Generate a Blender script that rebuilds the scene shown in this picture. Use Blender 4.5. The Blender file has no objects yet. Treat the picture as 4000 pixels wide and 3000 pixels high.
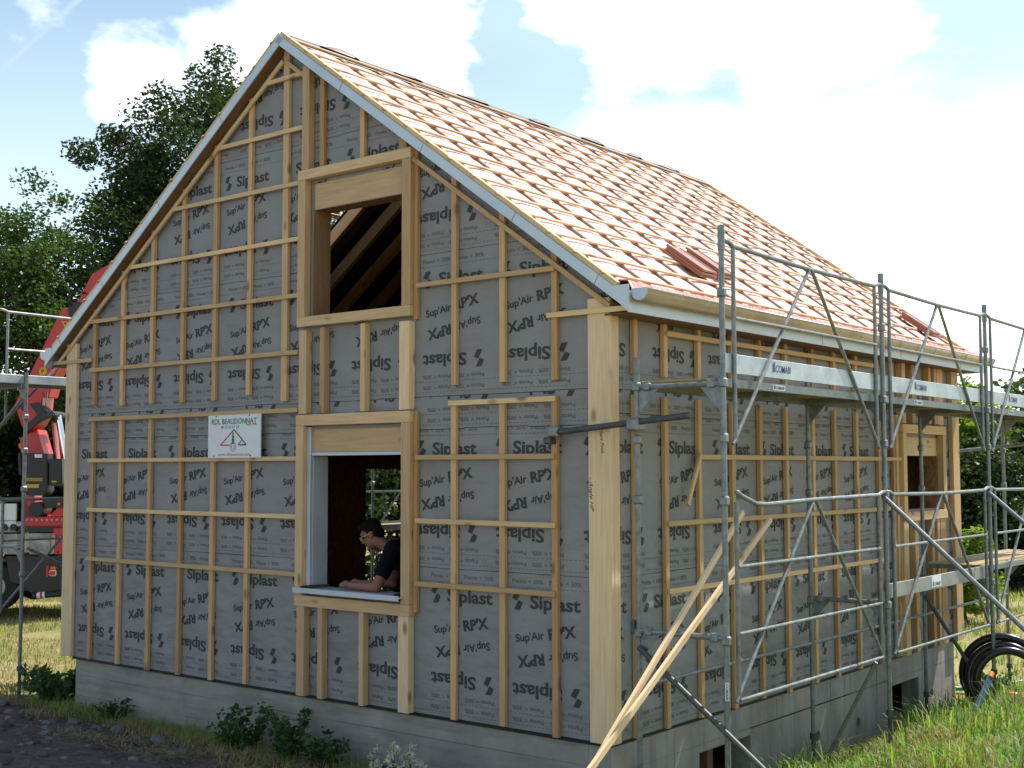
import bpy, bmesh, math, random
import numpy as np
from mathutils import Vector, Matrix, Quaternion, noise as mnoise
random.seed(7); rng=np.random.default_rng(7)
R=math.radians
SC=bpy.context.scene; COL=SC.collection

# ---------------------------------------------------------------- camera
cam=bpy.data.cameras.new('camera'); co=bpy.data.objects.new('camera',cam); COL.objects.link(co); SC.camera=co
cam.sensor_width=36; cam.sensor_fit='HORIZONTAL'; cam.lens=43.98; cam.clip_start=.1; cam.clip_end=2000
CAM=Vector((5.3305,-7.8595,2.0658))
_y,_p,_r=.67429,.06667,-.002143
_f=Vector((-math.sin(_y)*math.cos(_p),math.cos(_y)*math.cos(_p),math.sin(_p)))
_x=Vector((math.cos(_y),math.sin(_y),0)); _u=_x.cross(_f)
_x,_u=_x*math.cos(_r)+_u*math.sin(_r),_u*math.cos(_r)-_x*math.sin(_r)
co.matrix_world=Matrix.Translation(CAM)@Matrix((_x,_u,-_f)).transposed().to_4x4()
SC.render.resolution_x=1024; SC.render.resolution_y=768

# ---------------------------------------------------------------- sun, sky, exposure
SUN=Vector((.19,.60,1.0)).normalized()
sl=bpy.data.lights.new('sun','SUN'); sl.energy=3.9; sl.angle=R(.53); sl.color=(1,.95,.87)
so=bpy.data.objects.new('sun',sl); COL.objects.link(so); so.rotation_mode='QUATERNION'; so.rotation_quaternion=SUN.to_track_quat('Z','Y'); so.location=(5,10,30)
SC.view_settings.view_transform='Standard'; SC.view_settings.look='None'; SC.view_settings.exposure=0.88; SC.view_settings.gamma=1
W=bpy.data.worlds.new('World'); SC.world=W; W.use_nodes=True
def build_sky():
    nt=W.node_tree; nt.nodes.clear(); N=nt.nodes.new; L=nt.links.new
    out=N('ShaderNodeOutputWorld'); bg=N('ShaderNodeBackground'); L(bg.outputs[0],out.inputs[0])
    sky=N('ShaderNodeTexSky'); sky.sky_type='NISHITA'; sky.sun_disc=False
    sky.sun_elevation=math.asin(SUN.z); sky.sun_rotation=math.atan2(SUN.x,SUN.y); sky.air_density=1.0; sky.dust_density=.6; sky.ozone_density=1.2
    tc=N('ShaderNodeTexCoord')
    def M(op,a,b=None,c=None,clamp=False):
        n=N('ShaderNodeMath'); n.operation=op; n.use_clamp=clamp
        for i,v in enumerate((a,b,c)):
            if v is None: continue
            if isinstance(v,(int,float)): n.inputs[i].default_value=v
            else: L(v,n.inputs[i])
        return n.outputs[0]
    nz=N('ShaderNodeTexNoise'); nz.inputs['Scale'].default_value=9; nz.inputs['Detail'].default_value=9; nz.inputs['Roughness'].default_value=.58
    mp=N('ShaderNodeMapping'); mp.inputs['Scale'].default_value=(1,1,1.9); L(tc.outputs['Generated'],mp.inputs[0]); L(mp.outputs[0],nz.inputs['Vector'])
    nb=N('ShaderNodeTexNoise'); nb.inputs['Scale'].default_value=3.2; nb.inputs['Detail'].default_value=6; L(mp.outputs[0],nb.inputs['Vector'])
    def blob(d,r,soft,wob=.09,flat=1.0):
        v=N('ShaderNodeVectorMath'); v.operation='SUBTRACT'; L(tc.outputs['Generated'],v.inputs[0]); v.inputs[1].default_value=Vector(d).normalized()
        s=N('ShaderNodeVectorMath'); s.operation='MULTIPLY'; L(v.outputs[0],s.inputs[0]); s.inputs[1].default_value=(1,1,flat)
        l=N('ShaderNodeVectorMath'); l.operation='LENGTH'; L(s.outputs[0],l.inputs[0])
        soft=soft*1.9; x=M('MULTIPLY_ADD',nz.outputs[0],-wob*2.4,M('ADD',l.outputs['Value'],wob*1.2))
        mr=N('ShaderNodeMapRange'); mr.interpolation_type='SMOOTHSTEP'; L(x,mr.inputs[0]); mr.inputs[1].default_value=r+soft; mr.inputs[2].default_value=r-soft; mr.inputs[3].default_value=0; mr.inputs[4].default_value=1
        return mr.outputs[0]
    bl=[blob((-.68,.655,.33),.070,.016),blob((-.655,.685,.305),.06,.014),blob((-.70,.635,.335),.04,.03),blob((-.63,.70,.345),.05,.015),
        blob((-.49,.802,.345),.085,.022,flat=1.7),blob((-.42,.84,.335),.08,.03,flat=1.6),blob((-.55,.76,.35),.05,.02,flat=1.5),
        blob((-.36,.925,.12),.20,.12,flat=1.7),blob((-.45,.875,.195),.10,.06,.05,flat=2.2),blob((-.50,.845,.22),.07,.05,.06,flat=1.6),
        blob((-.793,.535,.283),.030,.015,.05),blob((-.845,.49,.335),.008,.02,.05),blob((-.72,.62,.345),.035,.03,flat=.8)]
    m=bl[0]
    for b in bl[1:]: m=M('MAXIMUM',m,b)
    # thin veil over the whole sky, denser towards the sun
    dt=N('ShaderNodeVectorMath'); dt.operation='DOT_PRODUCT'; L(tc.outputs['Generated'],dt.inputs[0]); dt.inputs[1].default_value=Vector((.35,.85,.45)).normalized()
    veil=M('MULTIPLY',M('SUBTRACT',dt.outputs['Value'],.15,clamp=True),M('MULTIPLY_ADD',nb.outputs[0],1.1,-.1),clamp=True)
    m=M('MAXIMUM',m,M('MULTIPLY_ADD',veil,.46,.03))
    # contrail on the left: a thin great-circle band
    cn=Vector((-.84,.461,.285)).cross(Vector((-.80,.496,.339))).normalized()
    dc=N('ShaderNodeVectorMath'); dc.operation='DOT_PRODUCT'; L(tc.outputs['Generated'],dc.inputs[0]); dc.inputs[1].default_value=cn
    tr=N('ShaderNodeMapRange'); tr.interpolation_type='SMOOTHSTEP'; L(M('ABSOLUTE',M('MULTIPLY_ADD',nb.outputs[0],.006,M('ADD',dc.outputs['Value'],-.003))),tr.inputs[0])
    tr.inputs[1].default_value=.0045; tr.inputs[2].default_value=.001; tr.inputs[3].default_value=0; tr.inputs[4].default_value=.13
    m=M('MAXIMUM',m,tr.outputs[0])
    sx=N('ShaderNodeSeparateXYZ'); L(tc.outputs['Generated'],sx.inputs[0])
    hz=N('ShaderNodeMapRange'); L(sx.outputs['Z'],hz.inputs[0]); hz.inputs[1].default_value=.42; hz.inputs[2].default_value=.0; hz.inputs[3].default_value=0.0; hz.inputs[4].default_value=.38
    m=M('MAXIMUM',m,hz.outputs[0])
    mix=N('ShaderNodeMix'); mix.data_type='RGBA'; L(m,mix.inputs[0]); tn=N('ShaderNodeMix'); tn.data_type='RGBA'; tn.blend_type='MULTIPLY'; tn.inputs[0].default_value=1; L(sky.outputs[0],tn.inputs[6]); tn.inputs[7].default_value=(.80,.88,.79,1); L(tn.outputs[2],mix.inputs[6]); mix.inputs[7].default_value=(11.5,11.7,11.8,1)
    L(mix.outputs[2],bg.inputs[0]); bg.inputs[1].default_value=.115
build_sky()

# ---------------------------------------------------------------- materials
def mat(name,col=(.5,.5,.5),rough=.6,metal=0,spec=.5):
    m=bpy.data.materials.new(name); m.use_nodes=True; b=m.node_tree.nodes['Principled BSDF']
    b.inputs['Base Color'].default_value=(*col,1); b.inputs['Roughness'].default_value=rough; b.inputs['Metallic'].default_value=metal; b.inputs['Specular IOR Level'].default_value=spec
    return m
class NT:
    def __init__(s,m): s.m=m; s.t=m.node_tree; s.b=s.t.nodes['Principled BSDF']; s.o=s.t.nodes['Material Output']
    def N(s,t,**k):
        n=s.t.nodes.new('ShaderNode'+t)
        for a,v in k.items(): setattr(n,a,v)
        return n
    def L(s,a,b): s.t.links.new(a,b)
    def obj(s,scale=(1,1,1),rand=True):
        tc=s.N('TexCoord'); mp=s.N('Mapping'); mp.inputs['Scale'].default_value=scale; s.L(tc.outputs['Object'],mp.inputs['Vector'])
        if rand:
            oi=s.N('ObjectInfo'); mu=s.N('Math',operation='MULTIPLY'); s.L(oi.outputs['Random'],mu.inputs[0]); mu.inputs[1].default_value=37; s.L(mu.outputs[0],mp.inputs['Location'])
        return mp.outputs[0]
    def noise(s,vec,scale,detail=4,rough=.55):
        n=s.N('TexNoise'); n.inputs['Scale'].default_value=scale; n.inputs['Detail'].default_value=detail; n.inputs['Roughness'].default_value=rough
        if vec is not None: s.L(vec,n.inputs['Vector'])
        return n.outputs[0]
    def ramp(s,fac,stops):
        r=s.N('ValToRGB'); e=r.color_ramp.elements
        while len(e)<len(stops): e.new(.5)
        for i,(p,c) in enumerate(stops): e[i].position=p; e[i].color=(*c,1)
        s.L(fac,r.inputs[0]); return r.outputs[0]
    def mix(s,fac,a,b,mode='MIX'):
        n=s.N('Mix',data_type='RGBA',blend_type=mode)
        for i,v in ((0,fac),(6,a),(7,b)):
            if isinstance(v,(int,float)): n.inputs[i].default_value=v
            elif isinstance(v,tuple): n.inputs[i].default_value=(*v,1)
            else: s.L(v,n.inputs[i])
        return n.outputs[2]
    def bump(s,h,dist=.01,strength=.5):
        n=s.N('Bump'); n.inputs['Distance'].default_value=dist; n.inputs['Strength'].default_value=strength; s.L(h,n.inputs['Height']); s.L(n.outputs[0],s.b.inputs['Normal'])
    def col(s,c): s.L(c,s.b.inputs['Base Color'])
def wood(name,c1,c2,knot=(.22,.11,.05),rough=.62):
    m=mat(name,c1,rough,spec=.3); k=NT(m)
    v=k.obj((14,14,.9)); g=k.noise(v,3.2,6,.6); c=k.ramp(g,[(.32,c2),(.62,c1)])
    v2=k.obj((1,1,.45)); vo=k.N('TexVoronoi'); vo.inputs['Scale'].default_value=5.5; k.L(v2,vo.inputs['Vector'])
    kn=k.N('MapRange'); k.L(vo.outputs['Distance'],kn.inputs[0]); kn.inputs[1].default_value=.07; kn.inputs[2].default_value=.19; kn.inputs[3].default_value=.8; kn.inputs[4].default_value=0
    oi=k.N('ObjectInfo'); tint=k.ramp(oi.outputs['Random'],[(0,(.72,.63,.53)),(.45,(.95,.92,.88)),(.75,(1.02,1.0,.98)),(1,(1.17,1.13,1.06))])
    c=k.mix(1.0,c,tint,'MULTIPLY'); c=k.mix(kn.outputs[0],c,knot)
    st=k.noise(k.obj((2,2,.6)),1.3,3); c=k.mix(k.ramp(st,[(.5,(0,0,0)),(.8,(.35,.35,.35))]),c,(.30,.25,.19))
    k.col(c); k.bump(g,.002,.35); return m
def metal(name,c1,c2,rough=.45,met=.7,sc=9):
    m=mat(name,c1,rough,met); k=NT(m); v=k.obj((1,1,1)); g=k.noise(v,sc,5,.65); k.col(k.ramp(g,[(.35,c2),(.65,c1)]))
    rr=k.N('MapRange'); k.L(g,rr.inputs[0]); rr.inputs[3].default_value=rough-.12; rr.inputs[4].default_value=rough+.18; k.L(rr.outputs[0],k.b.inputs['Roughness']); k.bump(k.noise(v,60,2),.001,.2); return m
def painted(name,c,rough=.4,dirt=.35,met=0):
    m=mat(name,c,rough,met); k=NT(m); g=k.noise(k.obj(),6,6,.65)
    k.col(k.mix(k.ramp(g,[(.5,(0,0,0)),(.85,(dirt,)*3)]),c,tuple(x*.35+.03 for x in c))); return m
M={}
M['wood']=wood('spruce',(.67,.43,.225),(.53,.32,.15))
M['wood_pale']=wood('pale_spruce',(.74,.54,.30),(.62,.43,.22))
M['wood_lt']=wood('fresh_spruce',(.80,.61,.39),(.69,.49,.285))
M['wood_frame']=wood('frame_spruce',(.70,.49,.28),(.58,.385,.20))
M['wood_dark']=wood('dark_brown_timber',(.36,.21,.115),(.25,.14,.075))  # dark brown timber for reveals, verge soffits and inner framing
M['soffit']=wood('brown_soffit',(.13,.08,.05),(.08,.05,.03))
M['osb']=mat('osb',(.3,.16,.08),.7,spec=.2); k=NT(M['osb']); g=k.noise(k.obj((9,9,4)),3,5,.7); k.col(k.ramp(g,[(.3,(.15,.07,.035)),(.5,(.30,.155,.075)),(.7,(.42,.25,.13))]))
M['galv']=metal('galvanised_tube',(.27,.295,.30),(.15,.17,.172),.42,.45,16)
M['galv_dark']=metal('weathered_tube',(.10,.112,.108),(.05,.058,.055),.5,.35,12)
M['zinc']=metal('zinc_sheet',(.60,.65,.69),(.47,.53,.58),.45,.55,2.2)
M['gutter']=metal('zinc_gutter',(.56,.49,.40),(.44,.37,.29),.42,.45,3)
M['alu']=metal('grey_aluminium',(.56,.61,.66),(.48,.53,.58),.4,.2,2)
M['board']=metal('galvanised_board',(.55,.60,.64),(.36,.41,.45),.5,.35,5)
M['deckwood']=wood('deck_plywood',(.42,.33,.15),(.30,.23,.10))
M['rubber']=mat('black_plastic',(.008,.008,.009),.5)
M['rubber2']=mat('black_pipe',(.011,.011,.012),.27)
M['black']=mat('black_print',(.012,.012,.013),.6)
M['hole']=mat('dark_cavity',(.01,.009,.008),.9)
M['red']=painted('crane_red',(.56,.025,.03),.33,.35)
M['chrome']=mat('polished_rod',(.7,.7,.73),.12,1.0)
M['yellow']=mat('warning_yellow',(.62,.38,.03),.5); M['yellow_dull']=mat('dull_yellow',(.35,.22,.03),.6)
M['white']=painted('white_paint',(.75,.76,.77),.45,.25); M['orange']=mat('orange_lens',(.75,.2,.01),.3); M['redlens']=mat('red_lens',(.6,.02,.03),.3)
M['dark']=painted('dark_grey_paint',(.014,.015,.018),.4,.2); M['tyre']=mat('tyre',(.015,.015,.016),.8)
M['steel']=metal('steel_plate',(.36,.37,.38),(.16,.165,.17),.32,.8,4)
M['skin']=mat('skin',(.26,.11,.075),.6); M['hair']=mat('hair',(.006,.004,.004),.85,spec=.15); M['shirt']=mat('black_cotton',(.006,.0065,.010),.9,spec=.1); M['jeans']=mat('dark_trousers',(.03,.03,.035),.9)
M['glassframe']=mat('pale_yellow_frame',(.75,.68,.25),.35)
M['navy']=mat('navy_print',(.03,.05,.16),.5)
M['wood_roof']=wood('tan_batten',(.62,.43,.27),(.48,.32,.19)); M['wood_roof2']=wood('pinkish_batten',(.40,.25,.17),(.29,.17,.11))  # tan roof battens, redder brown counter battens
M['joint']=mat('joint_stain',(.20,.19,.175),.9)
M['board2']=metal('dull_board',(.36,.36,.33),(.26,.27,.25),.55,.25,5)
M['tile']=painted('terracotta',(.36,.15,.09),.24,.3)
M['pinkflap']=mat('pink_membrane_edge',(.50,.17,.16),.6); k=NT(M['pinkflap']); g=k.noise(k.obj((.5,40,.5)),1.0,3,.6); k.col(k.ramp(g,[(.35,(.42,.10,.10)),(.55,(.62,.30,.28)),(.7,(.72,.52,.48))]))
M['green']=mat('green_hose',(.01,.28,.08),.4); M['blue']=mat('blue_strip',(.006,.035,.09),.6); M['rock']=mat('rock',(.12,.11,.115),.9); k=NT(M['rock']); k.col(k.ramp(k.noise(k.obj((1,1,1)),9,6,.7),[(.3,(.075,.066,.067)),(.7,(.20,.19,.195))]))
def roofmem():
    m=mat('pink_roof_membrane',(.85,.68,.65),.36,spec=.7); k=NT(m); g=k.noise(k.obj((1,1,1),False),5,4,.6)
    k.col(k.ramp(g,[(.3,(.86,.58,.54)),(.7,(.90,.70,.66))])); k.bump(k.noise(k.obj((1,.5,1),False),11,4,.6),.012,.5)
    ge=k.N('NewGeometry'); k.col(k.mix(ge.outputs['Backfacing'],k.b.inputs['Base Color'].links[0].from_socket,(.05,.03,.025))); return m  # dark underside of the sheet, deepened to hold the unlit attic's shade
M['roofmem']=roofmem(); M['roofdark']=mat('dark_membrane_edge',(.10,.045,.045),.6)
def wallmem():
    m=mat('grey_wall_membrane',(.2,.2,.205),.62,spec=.3); k=NT(m); v=k.obj((1,1,1),False); g=k.noise(v,1.6,6,.6)
    k.col(k.ramp(g,[(.3,(.248,.243,.239)),(.7,(.292,.287,.282))]))
    w=k.N('TexWave',wave_type='BANDS',bands_direction='DIAGONAL'); w.inputs['Scale'].default_value=.55; w.inputs['Distortion'].default_value=9; w.inputs['Detail'].default_value=3; w.inputs['Detail Scale'].default_value=1.6; k.L(v,w.inputs['Vector'])
    cr=k.noise(k.obj((1.0,1.0,2.2),False),2.2,3,.5)
    ad=k.N('Math',operation='MULTIPLY_ADD'); k.L(w.outputs['Fac'],ad.inputs[0]); ad.inputs[1].default_value=.45; k.L(cr,ad.inputs[2])
    k.bump(ad.outputs[0],.07,.6); return m
M['wallmem']=wallmem(); M['print']=mat('membrane_print',(.058,.058,.06),.65,spec=.25); M['print_lt']=mat('membrane_fine_print',(.145,.144,.146),.65,spec=.25)
def concrete():
    m=mat('raw_concrete',(.34,.33,.31),.85,spec=.2); k=NT(m); v=k.obj((1,1,1),False); g=k.noise(v,2.2,7,.62); c=k.ramp(g,[(.3,(.28,.25,.22)),(.6,(.39,.352,.31)),(.8,(.45,.41,.365))])
    s=k.noise(k.obj((5,5,.5),False),2.2,4,.6); c=k.mix(k.ramp(s,[(.48,(0,0,0)),(.75,(.65,.65,.65))]),c,(.17,.16,.15))
    k.col(c); k.bump(k.noise(v,40,4),.003,.4); return m
M['concrete']=concrete()
def leafmat(name,cols,trans=.35):
    m=mat(name,cols[1],.5,spec=.35); k=NT(m); ge=k.N('NewGeometry'); c=k.ramp(ge.outputs['Random Per Island'],[(0,cols[0]),(.5,cols[1]),(1,cols[2])]); k.col(c)
    t=k.N('BsdfTranslucent'); k.L(k.mix(1.0,c,(1.3,1.5,.6),'MULTIPLY'),t.inputs[0]); mx=k.N('MixShader'); mx.inputs[0].default_value=trans; k.L(k.b.outputs[0],mx.inputs[1]); k.L(t.outputs[0],mx.inputs[2]); k.L(mx.outputs[0],k.o.inputs[0]); return m
M['leaf_dark']=leafmat('dark_leaves',[(.018,.034,.012),(.032,.055,.017),(.066,.095,.026)],.32)
M['leaf_mid']=leafmat('mid_leaves',[(.03,.06,.014),(.05,.09,.02),(.09,.14,.03)],.4)
M['leaf_lime']=leafmat('lime_leaves',[(.10,.16,.02),(.17,.24,.03),(.25,.31,.05)],.45)
M['leaf_weed']=leafmat('weed_leaves',[(.035,.07,.024),(.06,.11,.036),(.09,.15,.05)],.35)
M['petal']=leafmat('white_seed_heads',[(.55,.45,.38),(.70,.62,.55),(.8,.75,.7)],.3)
M['grass']=leafmat('grass_blades',[(.09,.20,.028),(.155,.28,.045),(.33,.34,.11)],.5)
M['straw']=leafmat('straw_blades',[(.22,.16,.06),(.34,.26,.12),(.42,.34,.18)],.3)
M['bark']=mat('bark',(.07,.055,.04),.9); M['stem']=mat('green_stem',(.07,.10,.03),.7)
M['clod']=mat('soil_clods',(.1,.08,.08),.95,spec=.15); k=NT(M['clod']); ge=k.N('NewGeometry'); k.col(k.mix(k.ramp(k.noise(k.obj(),30,4),[(.3,(0,0,0)),(.7,(.5,.5,.5))]),k.ramp(ge.outputs['Random Per Island'],[(0,(.085,.062,.057)),(.6,(.15,.118,.11)),(.85,(.19,.17,.165)),(1,(.27,.26,.255))]),(.05,.04,.04)))
def groundmat():
    m=mat('ground_soil_and_grass',(.2,.18,.1),.95,spec=.1); k=NT(m); v=k.obj((1,1,1),False)
    tc=k.N('TexCoord'); sx=k.N('SeparateXYZ'); k.L(tc.outputs['Object'],sx.inputs[0])
    n1=k.noise(v,.35,6,.6); n2=k.noise(v,7,6,.7); n3=k.noise(v,60,3,.7)
    field=k.mix(k.ramp(n1,[(.40,(0,0,0)),(.62,(1,1,1))]),(.34,.27,.135),(.17,.19,.055)); field=k.mix(k.ramp(n2,[(.35,(0,0,0)),(.7,(.7,.7,.7))]),field,(.42,.35,.19)); field=k.mix(k.ramp(n3,[(.35,(.5,.5,.5)),(.6,(0,0,0))]),field,(.13,.12,.05))
    soil=k.ramp(n2,[(.25,(.070,.050,.046)),(.5,(.125,.095,.088)),(.75,(.19,.16,.15))]); soil=k.mix(k.ramp(n3,[(.3,(.6,.6,.6)),(.55,(0,0,0))]),soil,(.04,.03,.03))
    # gravel lies in front of the gable (y below about -.45) and left of the corner
    wob=k.N('Math',operation='MULTIPLY_ADD'); k.L(k.noise(v,1.1,4),wob.inputs[0]); wob.inputs[1].default_value=.9; k.L(sx.outputs['Y'],wob.inputs[2])
    a=k.N('MapRange'); k.L(wob.outputs[0],a.inputs[0]); a.inputs[1].default_value=.38; a.inputs[2].default_value=.15; a.inputs[3].default_value=0; a.inputs[4].default_value=1
    wx=k.N('Math',operation='MULTIPLY_ADD'); k.L(k.noise(v,.9,4),wx.inputs[0]); wx.inputs[1].default_value=1.4; k.L(sx.outputs['X'],wx.inputs[2])
    b=k.N('MapRange'); k.L(wx.outputs[0],b.inputs[0]); b.inputs[1].default_value=1.1; b.inputs[2].default_value=.3; b.inputs[3].default_value=0; b.inputs[4].default_value=1
    ab=k.N('Math',operation='MULTIPLY'); k.L(a.outputs[0],ab.inputs[0]); k.L(b.outputs[0],ab.inputs[1])
    k.col(k.mix(ab.outputs[0],field,soil)); k.bump(n2,.05,.6); return m
M['ground']=groundmat()

# ---------------------------------------------------------------- helpers
WM={}
def mworld(o): return WM.get(o.name,Matrix.Identity(4))
def link(o,mw=None,parent=None):
    COL.objects.link(o); mw=mw or Matrix.Identity(4); WM[o.name]=mw.copy()
    if parent is None: o.matrix_world=mw
    else:
        o.parent=parent; o.matrix_parent_inverse=mworld(parent).inverted(); o.matrix_basis=mw
    return o
def thing(name,label,cat,loc=(0,0,0),group=None):
    o=bpy.data.objects.new(name,None); o.empty_display_size=.1; link(o,Matrix.Translation(Vector(loc))); return tag(o,label,cat,group)
def tag(o,label,cat,group=None,kind=None):
    if label: o['label']=label
    if cat: o['category']=cat
    if group: o['group']=group
    if kind: o['kind']=kind
    return o
def mesh(name,verts,faces,m,parent=None,mw=None,smooth=False):
    me=bpy.data.meshes.new(name); me.from_pydata([tuple(v) for v in verts],[],[tuple(f) for f in faces]); me.update()
    for q in (m if isinstance(m,(list,tuple)) else [m]): me.materials.append(q)
    if smooth: me.polygons.foreach_set('use_smooth',[True]*len(me.polygons))
    return link(bpy.data.objects.new(name,me),mw,parent)
def fastmesh(name,V,F,m,parent=None,smooth=False,mw=None):
    """V (n,3) array, F (k,s) array of equal-sized faces"""
    me=bpy.data.meshes.new(name); V=np.asarray(V,np.float32); F=np.asarray(F,np.int32); n,s=F.shape
    me.vertices.add(len(V)); me.vertices.foreach_set('co',V.ravel()); me.loops.add(n*s); me.loops.foreach_set('vertex_index',F.ravel()); me.polygons.add(n); me.polygons.foreach_set('loop_start',np.arange(0,n*s,s,dtype=np.int32))
    if smooth: me.polygons.foreach_set('use_smooth',np.ones(n,bool))
    me.update(calc_edges=True); me.validate(); me.materials.append(m)
    return link(bpy.data.objects.new(name,me),mw,parent)
def bmobj(name,bm,m,parent=None,mw=None,smooth=False,auto=None):
    me=bpy.data.meshes.new(name); bmesh.ops.recalc_face_normals(bm,faces=bm.faces); bm.to_mesh(me); bm.free()
    for q in (m if isinstance(m,(list,tuple)) else [m]): me.materials.append(q)
    if smooth: me.polygons.foreach_set('use_smooth',[True]*len(me.polygons))
    return link(bpy.data.objects.new(name,me),mw,parent)
def frame(a,b,up):
    a=Vector(a); b=Vector(b); z=(b-a).normalized(); y=Vector(up)-z*z.dot(Vector(up))
    y.normalize(); x=y.cross(z); m=Matrix((x,y,z)).transposed().to_4x4(); m.translation=(a+b)/2; return m
def box_bm(w,t,l,bev=0):
    bm=bmesh.new(); bmesh.ops.create_cube(bm,size=1); bmesh.ops.scale(bm,vec=(w,t,l),verts=bm.verts)
    if bev: bmesh.ops.bevel(bm,geom=bm.edges[:],offset=bev,segments=1,affect='EDGES')
    return bm
def bar(name,a,b,w,t,m,parent=None,up=(0,-1,0),bev=.003):
    """rectangular bar from a to b; w across, t along 'up'"""
    return bmobj(name,box_bm(w,t,(Vector(b)-Vector(a)).length,bev),m,parent,frame(a,b,up))
def box(name,lo,hi,m,parent=None,bev=.003):
    lo,hi=Vector(lo),Vector(hi); d=hi-lo
    # long axis becomes local z so the grain follows it
    ax=max(range(3),key=lambda i:d[i]); c=(lo+hi)/2; e=Vector((0,0,0)); e[ax]=d[ax]/2
    up=Vector((0,-1,0)) if ax!=1 else Vector((1,0,0)); oth=[i for i in range(3) if i!=ax]; iu=1 if ax!=1 else 0; iw=[i for i in oth if i!=iu][0]
    return bar(name,c-e,c+e,d[iw],d[iu],m,parent,up,bev)
def tube_data(pts,r,n=10,closed=False,cap=True):
    pts=[Vector(p) for p in pts]; V=[];F=[]; k=len(pts); rr=r if isinstance(r,(list,tuple)) else [r]*k
    prev=None
    for i,p in enumerate(pts):
        if closed: t=(pts[(i+1)%k]-pts[i-1]).normalized()
        else: t=(pts[min(i+1,k-1)]-pts[max(i-1,0)]).normalized()
        if prev is None:
            u=Vector((0,0,1)) if abs(t.z)<.9 else Vector((1,0,0)); u=(u-t*u.dot(t)).normalized()
        else: u=(prev-t*prev.dot(t)).normalized()
        prev=u; v=t.cross(u)
        for j in range(n):
            a=2*math.pi*j/n; V.append(p+(u*math.cos(a)+v*math.sin(a))*rr[i])
    for i in range(k if closed else k-1):
        for j in range(n):
            F.append((i*n+j,i*n+(j+1)%n,((i+1)%k)*n+(j+1)%n,((i+1)%k)*n+j))
    if cap and not closed: F.append(tuple(range(n))[::-1]); F.append(tuple((k-1)*n+j for j in range(n)))
    return V,F
def tube(name,pts,r,m,parent=None,n=12,closed=False):
    V,F=tube_data(pts,r,n,closed); return mesh(name,V,F,m,parent,smooth=len(pts)>2)
def merged(name,parts,m,parent=None,smooth=False):
    V=[];F=[]
    for v,f in parts:
        o=len(V); V+=[tuple(x) for x in v]; F+=[tuple(i+o for i in q) for q in f]
    return mesh(name,V,F,m,parent,smooth=smooth)
def boxd(lo,hi):
    (a,b,c),(d,e,f)=lo,hi
    return [(a,b,c),(d,b,c),(d,e,c),(a,e,c),(a,b,f),(d,b,f),(d,e,f),(a,e,f)],[(0,3,2,1),(4,5,6,7),(0,1,5,4),(1,2,6,5),(2,3,7,6),(3,0,4,7)]
def plate(name,outer,holes,to3,thick,mats,parent=None,mfun=None):
    """flat panel with holes: 2-D outlines, to3(u,v) -> point, thick = extrusion vector"""
    bm=bmesh.new()
    for loop in [outer]+holes:
        vs=[bm.verts.new(to3(*p)) for p in loop]
        for i in range(len(vs)): bm.edges.new((vs[i],vs[(i+1)%len(vs)]))
    bmesh.ops.triangle_fill(bm,use_beauty=True,use_dissolve=False,edges=bm.edges[:])
    g=bmesh.ops.extrude_face_region(bm,geom=bm.faces[:]); vs=[e for e in g['geom'] if isinstance(e,bmesh.types.BMVert)]
    bmesh.ops.translate(bm,vec=thick,verts=vs); bmesh.ops.recalc_face_normals(bm,faces=bm.faces)
    if mfun:
        for f in bm.faces: f.material_index=mfun(f)
    return bmobj(name,bm,mats,parent)
def circ(cx,cy,r,n=20): return [(cx+r*math.cos(2*math.pi*i/n),cy+r*math.sin(2*math.pi*i/n)) for i in range(n)]
_glyph={}
def glyphs(txt,offset=.0,shear=0):
    """text outline as 2-D triangles scaled to cap height 1, x from 0"""
    key=(txt,offset,shear)
    if key in _glyph: return _glyph[key]
    cu=bpy.data.curves.new('lettering','FONT'); cu.body=txt; cu.offset=offset; cu.resolution_u=3; cu.shear=shear
    ob=bpy.data.objects.new('lettering',cu); me=bpy.data.meshes.new_from_object(ob); V=np.array([v.co[:2] for v in me.vertices]); F=[tuple(p.vertices) for p in me.polygons]
    bpy.data.objects.remove(ob); bpy.data.meshes.remove(me); bpy.data.curves.remove(cu)
    V[:,0]-=V[:,0].min(); V/= .69+2*offset; _glyph[key]=(V,F); return V,F
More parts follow.
